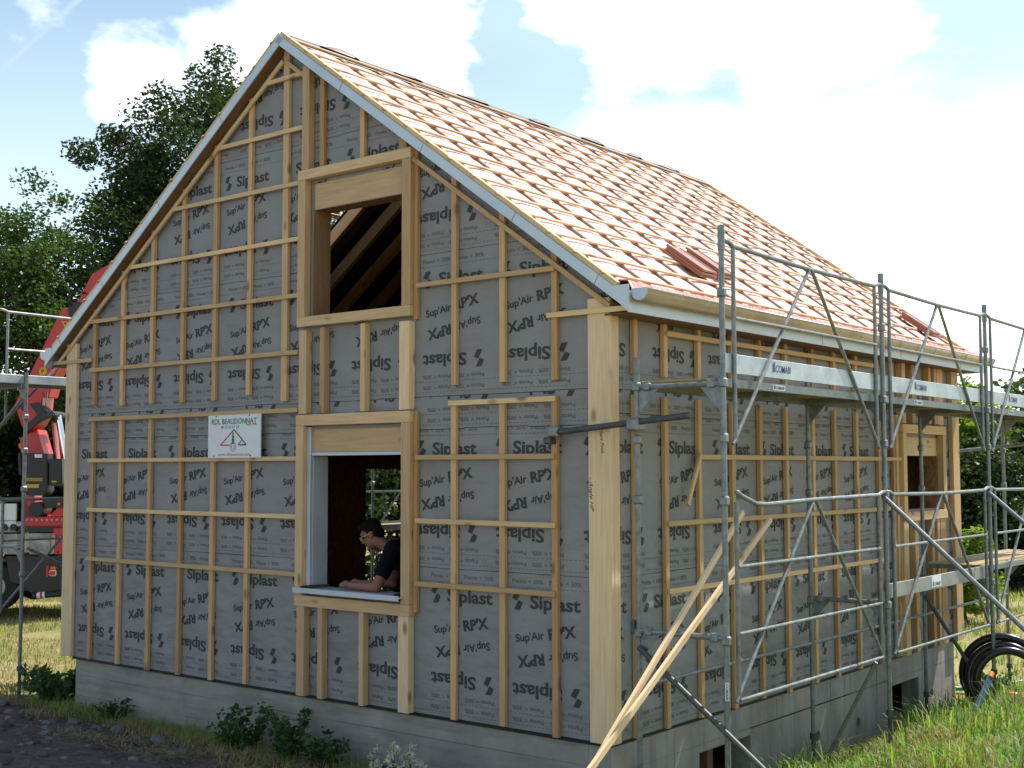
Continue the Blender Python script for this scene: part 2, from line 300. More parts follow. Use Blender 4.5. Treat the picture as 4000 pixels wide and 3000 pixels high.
class Ink:
    """collects flat lettering in wall coordinates (u along, z up)"""
    def __init__(s): s.V=[];s.F=[]
    def add(s,V,F): o=len(s.V); s.V+=[tuple(v) for v in V]; s.F+=[tuple(i+o for i in f) for f in F]
    def text(s,txt,u,z,h,width=None,rot=0,flip=False,off=.02,shear=0):
        V,F=glyphs(txt,off,shear); V=V*h
        if width: V=V*np.array([width/V[:,0].max(),1])
        c=np.array([V[:,0].max()/2,h/2]); V=V-c
        if flip: V=-V
        a=R(rot); V=V@np.array([[math.cos(a),math.sin(a)],[-math.sin(a),math.cos(a)]]); s.add(V+np.array([u,z]),F)
    def poly(s,pts): s.add(pts,[tuple(range(len(pts)))])
    def quad(s,u0,z0,u1,z1): s.poly([(u0,z0),(u1,z0),(u1,z1),(u0,z1)])
    def clip(s,regions):
        """regions: lists of (n_u,n_z,d) half planes, keep n.p<=d; returns new Ink"""
        out=Ink()
        bm0=bmesh.new(); vs=[bm0.verts.new((v[0],v[1],0)) for v in s.V]
        for f in s.F:
            try: bm0.faces.new([vs[i] for i in f])
            except ValueError: pass
        for reg in regions:
            bm=bm0.copy()
            for nu,nz,d in reg:
                l=math.hypot(nu,nz); bmesh.ops.bisect_plane(bm,geom=bm.verts[:]+bm.edges[:]+bm.faces[:],plane_co=(nu*d/l/l,nz*d/l/l,0),plane_no=(nu,nz,0),clear_outer=True)
            bm.verts.index_update(); out.add([(v.co.x,v.co.y) for v in bm.verts],[tuple(v.index for v in f.verts) for f in bm.faces]); bm.free()
        bm0.free(); return out
    def build(s,name,to3,m,parent): return mesh(name,[to3(*v) for v in s.V],s.F,m,parent)

# ---------------------------------------------------------------- ground
def hgt(x,y):
    d=np.maximum(x,0); hr=-.83+.44*np.minimum(d,1.0)+.205*np.clip(d-1.0,0,7)
    hf=-.54+.10*np.clip(-y,0,8)
    back=np.clip((y-6)/8,0,1); hr=hr*(1-back)+(-.85)*back
    w=np.clip((x+1.2)/1.6,0,1); w=w*w*(3-2*w)
    h=hf*(1-w)+np.maximum(hr,hf*np.clip(-y/2,0,1)+hr*(1-np.clip(-y/2,0,1)))*w
    far=np.clip((np.hypot(x+3,y-3)-14)/10,0,1); h=h*(1-far)+(-.72)*far
    left=np.clip((-7.3-x)/1.5,0,1)*np.clip((y+.3)/.8,0,1); h=h-.10*left
    return h
def hz(x,y):
    b=.03*mnoise.noise(Vector((x*1.7,y*1.7,0)))+.05*mnoise.noise(Vector((x*.5,y*.5,3)))
    return float(hgt(np.float64(x),np.float64(y)))+b
def build_ground():
    def axis(c,near,step):
        a=list(np.arange(-near,near+1e-6,step)); s=step; p=near
        while p<700: s*=1.22; p+=s; a=[-p]+a+[p]
        return np.array(a)+c
    X=axis(-3,11,.18); Y=axis(3,11,.18); nx,ny=len(X),len(Y)
    V=[(x,y,hz(x,y)) for y in Y for x in X]
    I=np.arange(nx*ny).reshape(ny,nx); F=np.stack([I[:-1,:-1],I[:-1,1:],I[1:,1:],I[1:,:-1]],-1).reshape(-1,4)
    g=fastmesh('ground',V,F,M['ground'],smooth=True); g['kind']='structure'
build_ground()

# ---------------------------------------------------------------- house
RX=-3.69                                           # ridge line
house=thing('timber_house','unfinished timber house wrapped in grey printed membrane with pine battens and battened roof','house',(RX,3.75,-.8))
def rake(x): return 6.05-.718*abs(x-RX)            # underside of the verge boards
def add_walls():
    gab=[(-7.34,0),(-.03,0),(-.03,3.50),(RX,6.135),(-7.34,3.50)]
    up=[(-3.345,3.46),(-2.14,3.46),(-2.14,4.47),(-3.345,4.47)]; lo=[(-3.345,.92),(-2.14,.92),(-2.14,2.20),(-3.345,2.20)]
    mf=lambda ax,s:(lambda f: 0 if f.normal[ax]*s>.5 else 1)
    fw=plate('gable_wall',gab,[up,lo],lambda u,v:(u,.03,v),(0,.19,0),[M['wallmem'],M['osb']],house,mf(1,-1))
    plate('gable_wall',gab,[],lambda u,v:(u,7.5,v),(0,-.19,0),[M['wallmem'],M['osb']],house,mf(1,1))
    sw=plate('side_wall',[(.221,0),(7.309,0),(7.309,3.40),(.221,3.40)],[[(5.95,1.58),(6.92,1.58),(6.92,2.20),(5.95,2.20)]],lambda u,v:(-.03,u,v),(-.19,0,0),[M['wallmem'],M['osb']],house,mf(0,1))
    plate('side_wall',[(.221,0),(7.309,0),(7.309,3.40),(.221,3.40)],[[(4.5,.08),(5.75,.08),(5.75,2.05),(4.5,2.05)]],lambda u,v:(-7.34,u,v),(.19,0,0),[M['wallmem'],M['osb']],house,mf(0,-1))
    # corner strips of membrane (edges of the gable walls seen on the right side)
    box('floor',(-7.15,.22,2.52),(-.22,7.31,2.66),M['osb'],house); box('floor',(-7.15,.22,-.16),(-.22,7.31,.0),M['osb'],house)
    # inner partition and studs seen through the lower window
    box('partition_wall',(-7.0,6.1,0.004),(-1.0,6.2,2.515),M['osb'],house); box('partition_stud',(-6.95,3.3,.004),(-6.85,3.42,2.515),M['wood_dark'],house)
    return fw,sw
fw,sw=add_walls()

SIP=[[(.028,.068),(.088,.068),(.045,-.004),(.0,.016)],[(.062,.004),(.108,-.016),(.075,-.075),(.018,-.075)]]
def sheet_ink(I,T,u0,u1,z0,zmax,phase,per=.875):
    """one course of the printed membrane"""
    n0=int(math.floor((u0-phase)/per))-1; n1=int(math.ceil((u1-phase)/per))+1
    S=Ink(); Q=Ink()
    for n in range(n0,n1):
        x=phase+n*per
        def logo(zc,flip):
            for p in SIP: S.poly([((x+.68-px,zc-pz) if flip else (x+px,zc+pz)) for px,pz in p])
            S.text('Siplast',x+(.245 if flip else .425),zc,.108,.49,flip=flip,off=.029)
        logo(z0+.30,True); logo(z0+1.01,False)
        S.text("Sup'Air",x+.175,z0+.735,.064,.29,rot=9,off=.026); S.text("RP'X",x+.49,z0+.79,.092,.27,rot=9,off=.045)
        S.text("Sup'Air",x+.50,z0+.595,.064,.29,rot=9,flip=True,off=.026); S.text("RP'X",x+.185,z0+.54,.092,.27,rot=9,flip=True,off=.045)
        for dz,fl in ((.075,True),(.165,True),(1.165,False)):
            for dx in (.155,.525): Q.text('Pente < 30%',x+dx,z0+dz,.034,.31,flip=fl,off=.008)
    for dz in (.035,.125,1.115):                     # dotted guide lines
        u=u0
        while u<u1: Q.quad(u,z0+dz,u+.022,z0+dz+.005); u+=.04
    for A,B in ((S,I),(Q,T)):
        c=A.clip([[(-1,0,-u0),(1,0,u1),(0,-1,-z0),(0,1,zmax)]]); B.add(c.V,c.F)
def add_print():
    I,T=Ink(),Ink()
    for z0,zm,ph in ((.0,1.225,-1.85),(1.222,2.392,-2.02),(2.39,2.668,-1.9),(2.67,3.895,-1.95),(3.90,5.125,-2.03),(5.13,6.2,-1.80)):
        sheet_ink(I,T,-7.32,-.04,z0,zm,ph)
    seams=[]                                         # thin shadow lines at the laps
    for z in (1.225,2.392,2.668,3.898,5.128):
        J=Ink(); u=-7.32; seams.append(J)
        while u<-.05:
            w=random.uniform(.3,.9); o=random.uniform(-.004,.004); J.quad(u,z+o,min(u+w,-.05),z+o+random.uniform(.003,.006)); u+=w
    # gable half planes: z + .718*(x-RX) <= 6.10 and z - .718*(x-RX) <= 6.10
    g1=(.718,1,6.10+.718*RX); g2=(-.718,1,6.10-.718*RX)
    regs=[[(1,0,-3.40),g1,g2],[(-1,0,2.05),g1,g2]]+[[(-1,0,3.40),(1,0,-2.05),(0,-1,-a),(0,1,b),g1,g2] for a,b in ((4.72,6.2),(2.43,3.44),(-.1,.88))]
    t3=lambda u,z:(u,.0275,z)
    I.clip(regs).build('wall_print',t3,M['print'],fw); T.clip(regs).build('wall_fine_print',t3,M['print_lt'],fw); [K.build('membrane_seam',t3,M['black'],fw) for J in seams for q in regs for K in (J.clip([q]),) if K.V]
    I,T=Ink(),Ink()
    for z0,zm,ph in ((.0,1.225,.46),(1.222,2.47,.71),(2.39,2.668,.6),(2.67,3.3,.65)): sheet_ink(I,T,.04,7.45,z0,zm,ph,.885)
    seams=[]
    for z in (1.225,2.48,2.668):
        J=Ink(); u=.05; seams.append(J)
        while u<7.4: w=random.uniform(.3,.9); o=random.uniform(-.004,.004); J.quad(u,z+o,u+w,z+o+random.uniform(.003,.006)); u+=w
    regs=[[(1,0,5.66)],[(-1,0,-7.04)]]+[[(-1,0,-5.66),(1,0,7.04),(0,-1,-a),(0,1,b)] for a,b in ((2.45,3.3),(-.1,1.55))]
    t3=lambda u,z:(-.0275,u,z)
    I.clip(regs).build('wall_print',t3,M['print'],sw); T.clip(regs).build('wall_fine_print',t3,M['print_lt'],sw); [K.build('membrane_seam',t3,M['black'],sw) for J in seams for q in regs for K in (J.clip([q]),) if K.V]
add_print()
# membrane returns that close the corners of the right wall
box('membrane_strip',(-.0305,.03,0),(-.029,.221,3.40),M['wallmem'],house,0); box('membrane_strip',(-.0305,7.309,0),(-.029,7.5,3.40),M['wallmem'],house,0)

# foundation
def add_foundation():
    f=plate('foundation',[(.05,-1.3),(7.40,-1.3),(7.40,-.035),(.05,-.035)],[[(1.35,-.80),(2.24,-.80),(2.24,-.30),(1.35,-.30)],[(5.37,-.82),(6.24,-.82),(6.24,-.31),(5.37,-.31)],circ(3.61,-.54,.055),circ(4.57,-.56,.055),circ(6.64,-.55,.055)],
        lambda u,v:(-.05,u,v),(-.2,0,0),M['concrete'],house)
    box('foundation_wall',(-7.16,.05,-1.3),(-.252,.25,-.035),M['concrete'],house,.004); box('foundation_wall',(-7.16,7.2,-1.3),(-.252,7.40,-.035),M['concrete'],house); box('foundation_wall',(-7.16,.252,-1.3),(-6.96,7.198,-.035),M['concrete'],house)
    mesh('cellar_back',*boxd((-1.6,.6,-1.3),(-1.5,7,-.17)),M['osb'],house)
    for y in (5.75,1.95): box('cellar_post',(-.42,y,-1.3),(-.32,y+.1,-.2),M['wood_dark'],house)
    # formwork joints: shallow grooves drawn as thin proud fins of mortar
    J=Ink()
    for z in (-.24,):
        u=.06
        while u<7.38: w=random.uniform(.4,1); J.quad(u,z+random.uniform(-.004,.004),min(u+w,7.38),z+random.uniform(.004,.009)); u+=w
    for y in (.95,2.75,3.9,5.05,6.95): J.quad(y,-1.2,y+.006,-.05)
    J.clip([[(1,0,1.34)],[(-1,0,-2.25),(1,0,5.36)],[(-1,0,-6.25)],[(-1,0,-1.3),(1,0,6.3),(0,-1,.29)]]).build('formwork_joint',lambda u,z:(-.0475,u,z),M['joint'],f)
    J=Ink()
    for z in (-.20,-.42):
        u=-7.15
        while u<-.1: w=random.uniform(.4,1); J.quad(u,z+random.uniform(-.004,.004),min(u+w,-.1),z+random.uniform(.004,.008)); u+=w
    J.build('formwork_joint',lambda u,z:(u,.0475,z),M['joint'],f)
    box('sill_membrane',(-7.2,.032,-.030),(-.06,.06,-.002),M['rubber'],house,0); box('sill_membrane',(-.07,.062,-.026),(-.040,7.45,-.002),M['rubber'],house,0)
add_foundation()

# posts
YB=-.012                                            # front face of the upright battens
def nm(): return M['wood']
def vb(x0,x1,z0,z1,yf=YB,m=None,name='vertical_batten'): return box(name,(x0,yf,z0),(x1,.0265,z1),m or M['wood'],house)
def hb(x0,x1,zt,h=.042,m=None): return box('horizontal_batten',(x0,-.037,zt-h),(x1,YB-.001,zt),m or M['wood_pale'],house)
box('corner_post',(-.195,-.016,0),(.012,.0265,3.36),M['wood_lt'],house,.004); box('corner_post',(-.026,.028,0),(.012,.108,3.33),M['wood_lt'],house,.004)
box('corner_post',(-7.37,-.016,0),(-7.165,.0265,3.46),M['wood_lt'],house,.004)
cp=box('corner_post',(-.026,7.33,-.02),(.03,7.55,3.3),M['wood_lt'],house,.004)
# upright battens on the gable
for x in (-6.866,-6.343,-5.818,-5.298,-4.78,-4.252):
    vb(x,x+.056,0.0+random.uniform(-.02,.01),2.582); vb(x,x+.056,2.74+random.uniform(-.015,.03),rake(x if x<RX else x+.056)+.05)
for x in (-1.602,-1.08,-.553):
    vb(x,x+.058,random.uniform(-.02,.01),2.625); vb(x+.004,x+.062,2.76+random.uniform(-.01,.01),rake(x+.06)+.05)
vb(-3.742,-3.662,2.69,rake(-3.66)+.05,m=M['wood_frame']); vb(-3.23,-3.172,4.85,rake(-3.172)+.05); vb(-2.70,-2.642,4.85,rake(-2.64)+.05); vb(-2.21,-2.12,4.85,rake(-2.12)+.05,m=M['wood_frame'])
vb(-3.435,-3.34,4.85,rake(-3.34)+.05,-.048,M['wood_frame'])
for z0,z1 in ((2.565,3.35),(-.005,.85)):            # short studs under the two windows
    vb(-3.45,-3.35,z0,z1-.01,-.048,M['wood_frame']); vb(-3.17,-3.112,z0,z1,-.045,M['wood_frame']); vb(-2.645,-2.588,z0,z1,-.045,M['wood_frame']); vb(-2.165,-2.045,z0,z1-.02,-.048,M['wood_lt'])
vb(-2.028,-1.985,.84,2.55); vb(-2.028,-1.985,3.34,4.85)
# level battens on the gable
def dx(z): return (z-3.28)/.719-7.52
for z in (2.624,2.174,1.637,1.107,3.165,3.70): hb(-6.885,-3.48,z)
hb(dx(4.235)+.02,-3.48,4.235); hb(dx(4.765)+.02,-3.48,4.765); hb(dx(5.29)+.02,-3.437,5.29); hb(dx(5.81)+.02,-3.437,5.81)
hb(-7.62,-6.86,3.278); hb(-.58,.235,3.282)
for z in (2.174,1.637,1.107): hb(-1.984,-.505,z)
hb(-1.61,-.497,2.624); hb(-1.984,-.50,3.651)
def db(a,b): bar('diagonal_batten',(a[0],-.026,a[1]),(b[0],-.026,b[1]),.042,.024,M['wood_pale'],house)
db((-7.50,3.262),(-3.735,5.962)); db((-3.70,5.955),(-3.44,5.765)); db((-2.02,4.745),(.02,3.288))
# battens on the right wall
def rv(y0,y1,z0,z1,xf=.012,m=None): return box('vertical_batten',(-.0265,y0,z0),(xf,y1,z1),m or M['wood'],house)
def rh(y0,y1,zt,h=.042,m=None): return box('horizontal_batten',(.0125,y0,zt-h),(.037,y1,zt),m or M['wood_pale'],house)
for y in (.318,.761,1.297,1.871,2.386,2.908,3.48,3.984,4.52,5.09): rv(y,y+.056,random.uniform(-.02,.02),2.63); rv(y,y+.056,2.79,3.23)
rv(5.50,5.56,0,2.64); rv(5.59,5.66,0,2.64); rv(5.50,5.56,2.7,3.23); rv(5.66,5.80,0,1.46,.05,M['wood_frame']); rv(5.70,5.80,2.55,3.22,.05,M['wood_frame'])
for a,b in ((6.0,6.1),(6.52,6.6),(6.70,6.78),(6.80,6.98)): rv(a,b,0,1.46,.045); rv(a,b,2.56,3.22,.045)
rh(1.31,5.68,2.171); rh(.775,5.68,1.635); rh(.775,5.12,1.097); rh(.78,4.98,3.165)
bar('loose_batten',(.028,1.30,2.18),(.05,1.04,1.76),.042,.025,M['wood_pale'],house,up=(1,0,0))

# window surrounds
def window(face,u0,u1,zs,zh,hw,coffre,alu):
    """face maps (u, d, z) to world; d is the distance proud of the membrane plane"""
    def fb(name,ua,da,za,ub,db_,zb,m,par): 
        a,b=face(ua,da,za),face(ub,db_,zb); return box(name,[min(i,j) for i,j in zip(a,b)],[max(i,j) for i,j in zip(a,b)],m,par)
    c=fb('window_surround',u0+.151,-.10,coffre[0],u1-.08,.004,coffre[1],M['wood_lt'],house)
    fb('head',u0,.006,zh,u1,.085,zh+hw,M['wood_frame'],c); fb('sill_board',u0,.006,zs-hw,u1,.085,zs,M['wood_frame'],c)
    fb('jamb',u0,.006,zs+.001,u0+.10,.083,zh-.001,M['wood_frame'],c); fb('jamb',u1-.105,.006,zs+.001,u1,.083,zh-.001,M['wood_frame'],c)
    if alu:
        fb('metal_jamb',u0+.104,.0,zs+.02,u0+.150,.035,zh-.012,M['alu'],c); fb('metal_reveal',u0+.134,-.19,zs+.07,u0+.150,-.001,coffre[0]-.035,M['alu'],c); fb('metal_drip',u0+.152,-.11,coffre[0]-.032,u1-.085,.02,coffre[0]-.002,M['alu'],c)
        s=fb('metal_sill',u0+.03,-.20,zs+.045,u1-.085,.125,zs+.062,M['alu'],c); 
        mesh('sill_lip',*boxd(face(u0+.03,.125,zs+.028)[:3],tuple(x+y for x,y in zip(face(u1-.085,.125,zs+.028),(0,-.006,.045)))),M['alu'],c)
        for ua,ub in ((u0+.11,u0+.15),(u1-.15,u1-.11)):
            p0=face(ua,.11,zs+.075); p1=face(ub+.1 if ua<-3 else ub,-.12,zs+.085); bar('sill_bracket',p0,p1,.03,.024,M['rubber'],c,up=(0,0,1))
    else:
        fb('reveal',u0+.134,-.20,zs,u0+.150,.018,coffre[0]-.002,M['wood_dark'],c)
    return c
ff=lambda u,d,z:(u,.03-d,z); rf=lambda u,d,z:(-.03+d,u,z)
window(ff,-3.478,-2.03,3.465,4.755,.092,(4.475,4.72),False)
window(ff,-3.478,-2.03,.905,2.455,.10,(2.21,2.42),True)
window(rf,5.69,7.03,1.56,2.44,.10,(2.19,2.40),False)

# ------------------------------------------------ roof
TH=math.atan(.725); CT,ST=math.cos(TH),math.sin(TH)
Y0,Y1=-.10,7.88
def rp(side,x,y,n=0):
    """point on the batten-top plane at horizontal distance x from the ridge, lifted n along the normal"""
    return Vector((RX+side*(x+n*ST),y,6.235-.725*x+n*CT))
CB=[.06+.505*i for i in range(16)]
def add_roof():
    for side in (1,-1):
        nu=150; nv=100; V=[];F=[]
        rnd={}
        for i in range(nu+1):
            y=Y0+.02+(Y1-Y0-.06)*i/nu; c=(y-CB[0])/.505; fr=c-math.floor(c)
            for j in range(nv+1):
                x=.02+3.88*j/nv; kk=(math.floor(c),int(x/.256)); a=rnd.setdefault(math.floor(c),random.uniform(.020,.034)); b=rnd.setdefault(kk,random.uniform(-.007,.007))
                s=(a*.75+b*math.sin(math.pi*((x/.256)%1))**2)*math.sin(math.pi*fr)**.8+.004*mnoise.noise(Vector((x*3,y*3,side)))
                V.append(rp(side,x,y,-.052+s))
        for i in range(nu):
            for j in range(nv):
                if side<0:
                    y=Y0+(Y1-Y0)*i/nu; x=3.88*j/nv
                    if (1.76<y<2.19 and .7<x<2.3) or (2.27<y<2.69 and .25<x<.75): continue          # roof light left open; widened, second gap added to light the rafters
                q=[i*(nv+1)+j,i*(nv+1)+j+1,(i+1)*(nv+1)+j+1,(i+1)*(nv+1)+j]; F.append(q[::-1] if side<0 else q)
        fastmesh('roof_membrane',V,F,M['roofmem'],house,True)
        for i in range(15):
            x=.105+.256*i; j=random.uniform(-.015,.03)
            bar('roof_batten',rp(side,x+.02,Y0-.028+random.uniform(-.012,.01),-.0115),rp(side,x+.02,Y1+j,-.0115),.034,.018,M['wood_roof'],house,up=(side*ST,0,CT))
        for y in CB:
            if side>0: bar('counter_batten',rp(side,.06,y,-.0405),rp(side,3.86,y,-.0405),.045,.027,M['wood_roof2'],house,up=(side*ST,0,CT))
        for i in range(15):
            y=(.28 if side>0 else .205)+.505*i; bar('rafter',rp(side,.02,y,-.175),rp(side,3.82,y,-.175),0.06,.14,M['wood_lt'] if side<0 else M['wood_dark'],house,up=(side*ST,0,CT))  # left rafters in paler wood, standing in for daylight on them
        for yy,s in ((-.115,-1),(7.86,1)):
            bar('verge_batten',rp(side,.02,yy+.025*(-s),-.02),rp(side,3.84,yy+.025*(-s),-.02),.045,.04,M['wood_pale'],house,up=(side*ST,0,CT))
            a,b=rp(side,-.0,yy,-.081),rp(side,3.92,yy,-.081); rb=bar('verge_board',a,b,.014,.080,M['zinc'],house,up=(side*ST,0,CT),bev=.001)
            if s<0:
                for x in (.9,1.9,2.9,3.7): bar('sheet_lap',rp(side,x,yy-.0085,-.043),rp(side,x+.004,yy-.0085,-.119),.004,.002,M['galv'],rb,up=(0,-1,0),bev=0)
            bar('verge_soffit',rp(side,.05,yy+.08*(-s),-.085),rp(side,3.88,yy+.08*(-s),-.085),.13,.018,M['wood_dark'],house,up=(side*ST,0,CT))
        # eave
        xe=RX+side*3.935
        e0,e1=xe-side*.12,xe+side*.0125; V=[(e0,-.1235,3.325),(e1,-.1235,3.216),(e1,-.1235,3.425),(e0,-.1235,3.425)]; V+=[(p,-.117,q) for p,_,q in V]
        mesh('verge_end',V,[(0,1,2,3),(7,6,5,4),(0,4,5,1),(1,5,6,2),(2,6,7,3),(3,7,4,0)],M['zinc'],house)
        fa=box('fascia',(min(xe,xe+side*.012),-.125,3.215),(max(xe,xe+side*.012),7.86,3.375),M['zinc'],house,.001)
        for y in (1.25,3.2,5.15,7.0): box('sheet_lap',(min(xe+side*.0125,xe+side*.014),y,3.22),(max(xe+side*.0125,xe+side*.014),y+.006,3.37),M['galv'],fa,0)
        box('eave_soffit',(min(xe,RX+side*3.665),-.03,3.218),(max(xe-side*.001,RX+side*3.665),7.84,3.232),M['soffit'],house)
        gx=xe+side*.086; gz=3.372; r=.071; V=[];F=[]; ys=[-.095,7.82]; n=14
        P2=[(gx+r*math.cos(t),gz+r*math.sin(t)) for t in [math.pi+math.pi*k/n for k in range(n+1)]]
        if side>0: P2=P2+[(gx+r+.008,gz+.004),(gx+r+.004,gz+.012),(gx+r-.004,gz+.006)]
        else: P2=[(gx-r+.004,gz+.006),(gx-r-.004,gz+.012),(gx-r-.008,gz+.004)]+P2
        for y in ys: V+=[(a,y,b) for a,b in P2]
        k=len(P2); F=[(i,i+1,k+i+1,k+i) for i in range(k-1)]
        g=mesh('gutter',V,F,M['gutter'],house,smooth=True)
        sm=g.modifiers.new('s','SOLIDIFY'); sm.thickness=.003
        for y in ys: mesh('end_cap',[(gx+r*1.0*math.cos(t),y,gz+r*1.0*math.sin(t)) for t in [math.pi+math.pi*q/n for q in range(n+1)]]+[(gx+r,y,gz+.02),(gx-r,y,gz+.02)],[tuple(range(n+3))],M['zinc'],g)
        for q in range(16):
            y=.30+.5*q; tube('bracket',[(gx+(r+.003)*math.cos(t),y,gz+(r+.003)*math.sin(t)) for t in [math.pi+math.pi*z/10 for z in range(11)]],.006,M['gutter'],g,6)
        # pink edge of the membrane hanging into the gutter
        V=[];F=[]; m_=160
        for i in range(m_+1):
            y=-.07+7.88*i/m_; w=.006*math.sin(i*1.9)+.005*mnoise.noise(Vector((i*.37,side,0)))
            V+=[rp(side,3.74,y,-.052),Vector((xe-side*(.03-w),y,3.462)),Vector((xe+side*(.018+w*1.6),y,3.375+.008*mnoise.noise(Vector((i*.2,2,side)))))]
        for i in range(m_):
            for j in range(2): F.append((3*i+j,3*i+j+1,3*i+j+4,3*i+j+3))
        mesh('membrane_edge',V,F,M['pinkflap'],house,smooth=False)
    # ridge strip of membrane, with loose edges curling up along it
    V=[];F=[]; n=220
    for i in range(n+1):
        y=Y0+.02+(Y1-Y0-.1)*i/n; b=.006+.018*abs(mnoise.noise(Vector((y*1.3,0,5))))
        V+=[rp(1,.16,y,-.030),Vector((RX+.05,y,6.195+b*.7)),Vector((RX,y,6.212+b)),Vector((RX-.05,y,6.195+b*.7)),rp(-1,.16,y,-.030)]
    for i in range(n):
        for j in range(4): F.append((5*i+j,5*i+j+1,5*i+j+6,5*i+j+5))
    mesh('ridge_membrane',V,F,M['roofmem'],house,smooth=True)
    y=.35
    while y<7.6:
        L=random.uniform(.35,.6); h=random.uniform(.03,.055); V=[];F=[]
        for i in range(13):
            t=i/12; e=math.sin(math.pi*t)*(.35+.9*t); V+=[Vector((RX+.09,y+L*t,6.185)),Vector((RX+.055,y+L*t,6.20+h*.75*e)),Vector((RX+.01,y+L*t,6.212+h*e))]
        for i in range(12):
            for j in range(2): F.append((3*i+j,3*i+j+1,3*i+j+4,3*i+j+3))
        mesh('membrane_curl',V,F,M['roofdark'],house,smooth=True); y+=L+random.uniform(.3,.75)
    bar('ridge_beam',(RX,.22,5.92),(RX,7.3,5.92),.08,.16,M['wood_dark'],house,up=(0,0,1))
    bar('roof_strut',(-5.6,3.3,2.67),(-4.4,3.3,5.35),.08,.08,M['wood_dark'],house)
add_roof()

# carpenter's pencil notes on the corner post
def notes():
    I=Ink()
    I.text('Chant Posé.',0,2.27,.030,.20,rot=-85,off=.0,shear=.4); I.build('pencil_note',lambda u,z:(-.065+u,-.0175,z),M['black'],house)
    I=Ink(); I.text('- Angle HP',0,1.86,.034,.26,rot=-88,off=.0,shear=.4); I.build('pencil_note',lambda u,z:(-.165+u,-.0175,z),M['black'],house)
notes()

# ---------------------------------------------------------------- company sign
def sign():
    yf=-.052; x0,x1,z0,z1=-4.765,-3.975,2.165,2.585
    s=thing('company_sign','white company sign with green lettering and triangle logo on the left battens','sign',(x0,yf,z0))
    box('panel',(x0,yf,z0),(x1,yf+.012,z1),M['white'],s,.001)
    col=lambda n,c: mat(n,c,.5)
    t3=lambda u,z:(x0+u,yf-.0025,z0+z)
    G,B,Rd,K,S,O,Tr,Lo=[Ink() for _ in range(8)]
    G.text('RDL BEAUDONNAT',.395,.357,.055,.68,off=.012); B.text('04 73 65 67 24',.335,.300,.030,.27,off=.002); Rd.text('Depuis 1984',.655,.322,.020,.15,off=.002); O.text('www.rdlbeaudonnat.com',.40,.036,.030,.48,off=.002)
    def seg(I,a,b,w=.012):
        a,b=Vector(a),Vector(b); d=(b-a).normalized(); n=Vector((-d.y,d.x))*w/2; I.poly([(a+n)[:],(b+n)[:],(b-n)[:],(a-n)[:]])
    seg(Lo,(.195,.125),(.40,.275)); seg(Lo,(.195,.125),(.33,.125)); seg(K,(.40,.275),(.585,.125)); seg(K,(.585,.125),(.465,.125)); seg(K,(.465,.125),(.515,.172),.009)
    for i,(w,zz) in enumerate(((.055,.135),(.045,.165),(.034,.195),(.02,.225))): Tr.poly([(.385-w*.55,zz),(.385+w*.55,zz),(.385,zz+.045)])
    for r0,r1 in ((.052,.042),(.030,.020)):
        for i in range(24):
            a,b=2*math.pi*i/24,2*math.pi*(i+1)/24
            if math.sin((a+b)/2)>.75: continue
            S.poly([(.385+r*math.cos(t)*.9,.112+r*math.sin(t)) for r,t in ((r0,a),(r0,b),(r1,b),(r1,a))])
    for n,I,c in (('green_lettering',G,(.01,.20,.09)),('blue_lettering',B,(.05,.16,.40)),('red_lettering',Rd,(.45,.03,.03)),('red_logo',Lo,(.45,.03,.03)),('tree_logo',Tr,(.01,.20,.09)),('dark_logo',K,(.05,.03,.02)),('grey_logo',S,(.42,.42,.43)),('orange_lettering',O,(.75,.22,.14))): I.build(n,t3,col(n,c),s)
    for u,z in ((.12,.41),(.62,.41),(.09,.02),(.64,.02)): box('screw',(x0+u,yf-.006,z0+z-.008),(x0+u+.012,yf,z0+z+.004),M['black'],s,.001)
sign()

# ---------------------------------------------------------------- scaffolds
TR=.0208
def std_tube(par,x,y,z0,z1,spigot=False,m=None):
    m=m or M['galv']; s=tube('standard',[(x,y,z0+.28),(x,y,z1)],TR,m,par,14)
    tube('base_jack',[(x,y,z0),(x,y,z0+.30)],.0185,M['galv_dark'],s,10); tube('jack_nut',[(x,y,z0+.28),(x,y,z0+.335)],.034,M['galv_dark'],s,8); box('base_plate',(x-.07,y-.07,z0-.012),(x+.07,y+.07,z0-.002),M['galv_dark'],s,.002)
    for z in (.86,1.83,2.27,2.66,3.3):
        if z0+.4<z<z1-.05: box('coupler',(x-.03,y-.03,z-.035),(x+.03,y+.03,z+.035),M['galv'],s,.012)
    return s
def guard(par,x,ya,yb,zb,zt,mids,out=1,bent=False):
    """rail frame between two standards: top rail, V struts, stiles, mid rails"""
    ym=(ya+yb)/2; o=.005*out
    pre=[(x+o,ya+.165,zt+.07),(x+o,ya+.22,zt+.045),(x+o,ya+.45,zt-.02),(x+o,ya+.62,zt-.03)] if bent else [(x+o,ya,zt+.03),(x+o,ya+.10,zt+.02),(x+o,ya+.16,zt)]
    g=tube('guardrail',pre+[(x+o,ym,zt-.012),(x+o,yb-.16,zt),(x+o,yb-.10,zt+.02),(x+o,yb,zt+.03)],.0175,M['galv'],par,12)
    for y in (ya+.16,yb-.16): tube('stile',[(x+o,y,zb),(x+o,y,zt)],.0165,M['galv'],g,10)
    for s in (-1,1): tube('strut',[(x+o,ym+s*.02,zt-.01),(x+o,(yb-.12 if s>0 else ya+.12),zb-.01)],.015,M['galv'],g,10)
    for z in mids: tube('mid_rail',[(x+o*3,ya+.16,z),(x+o*3,yb-.16,z)],.013,M['galv'],g,10)
    return g
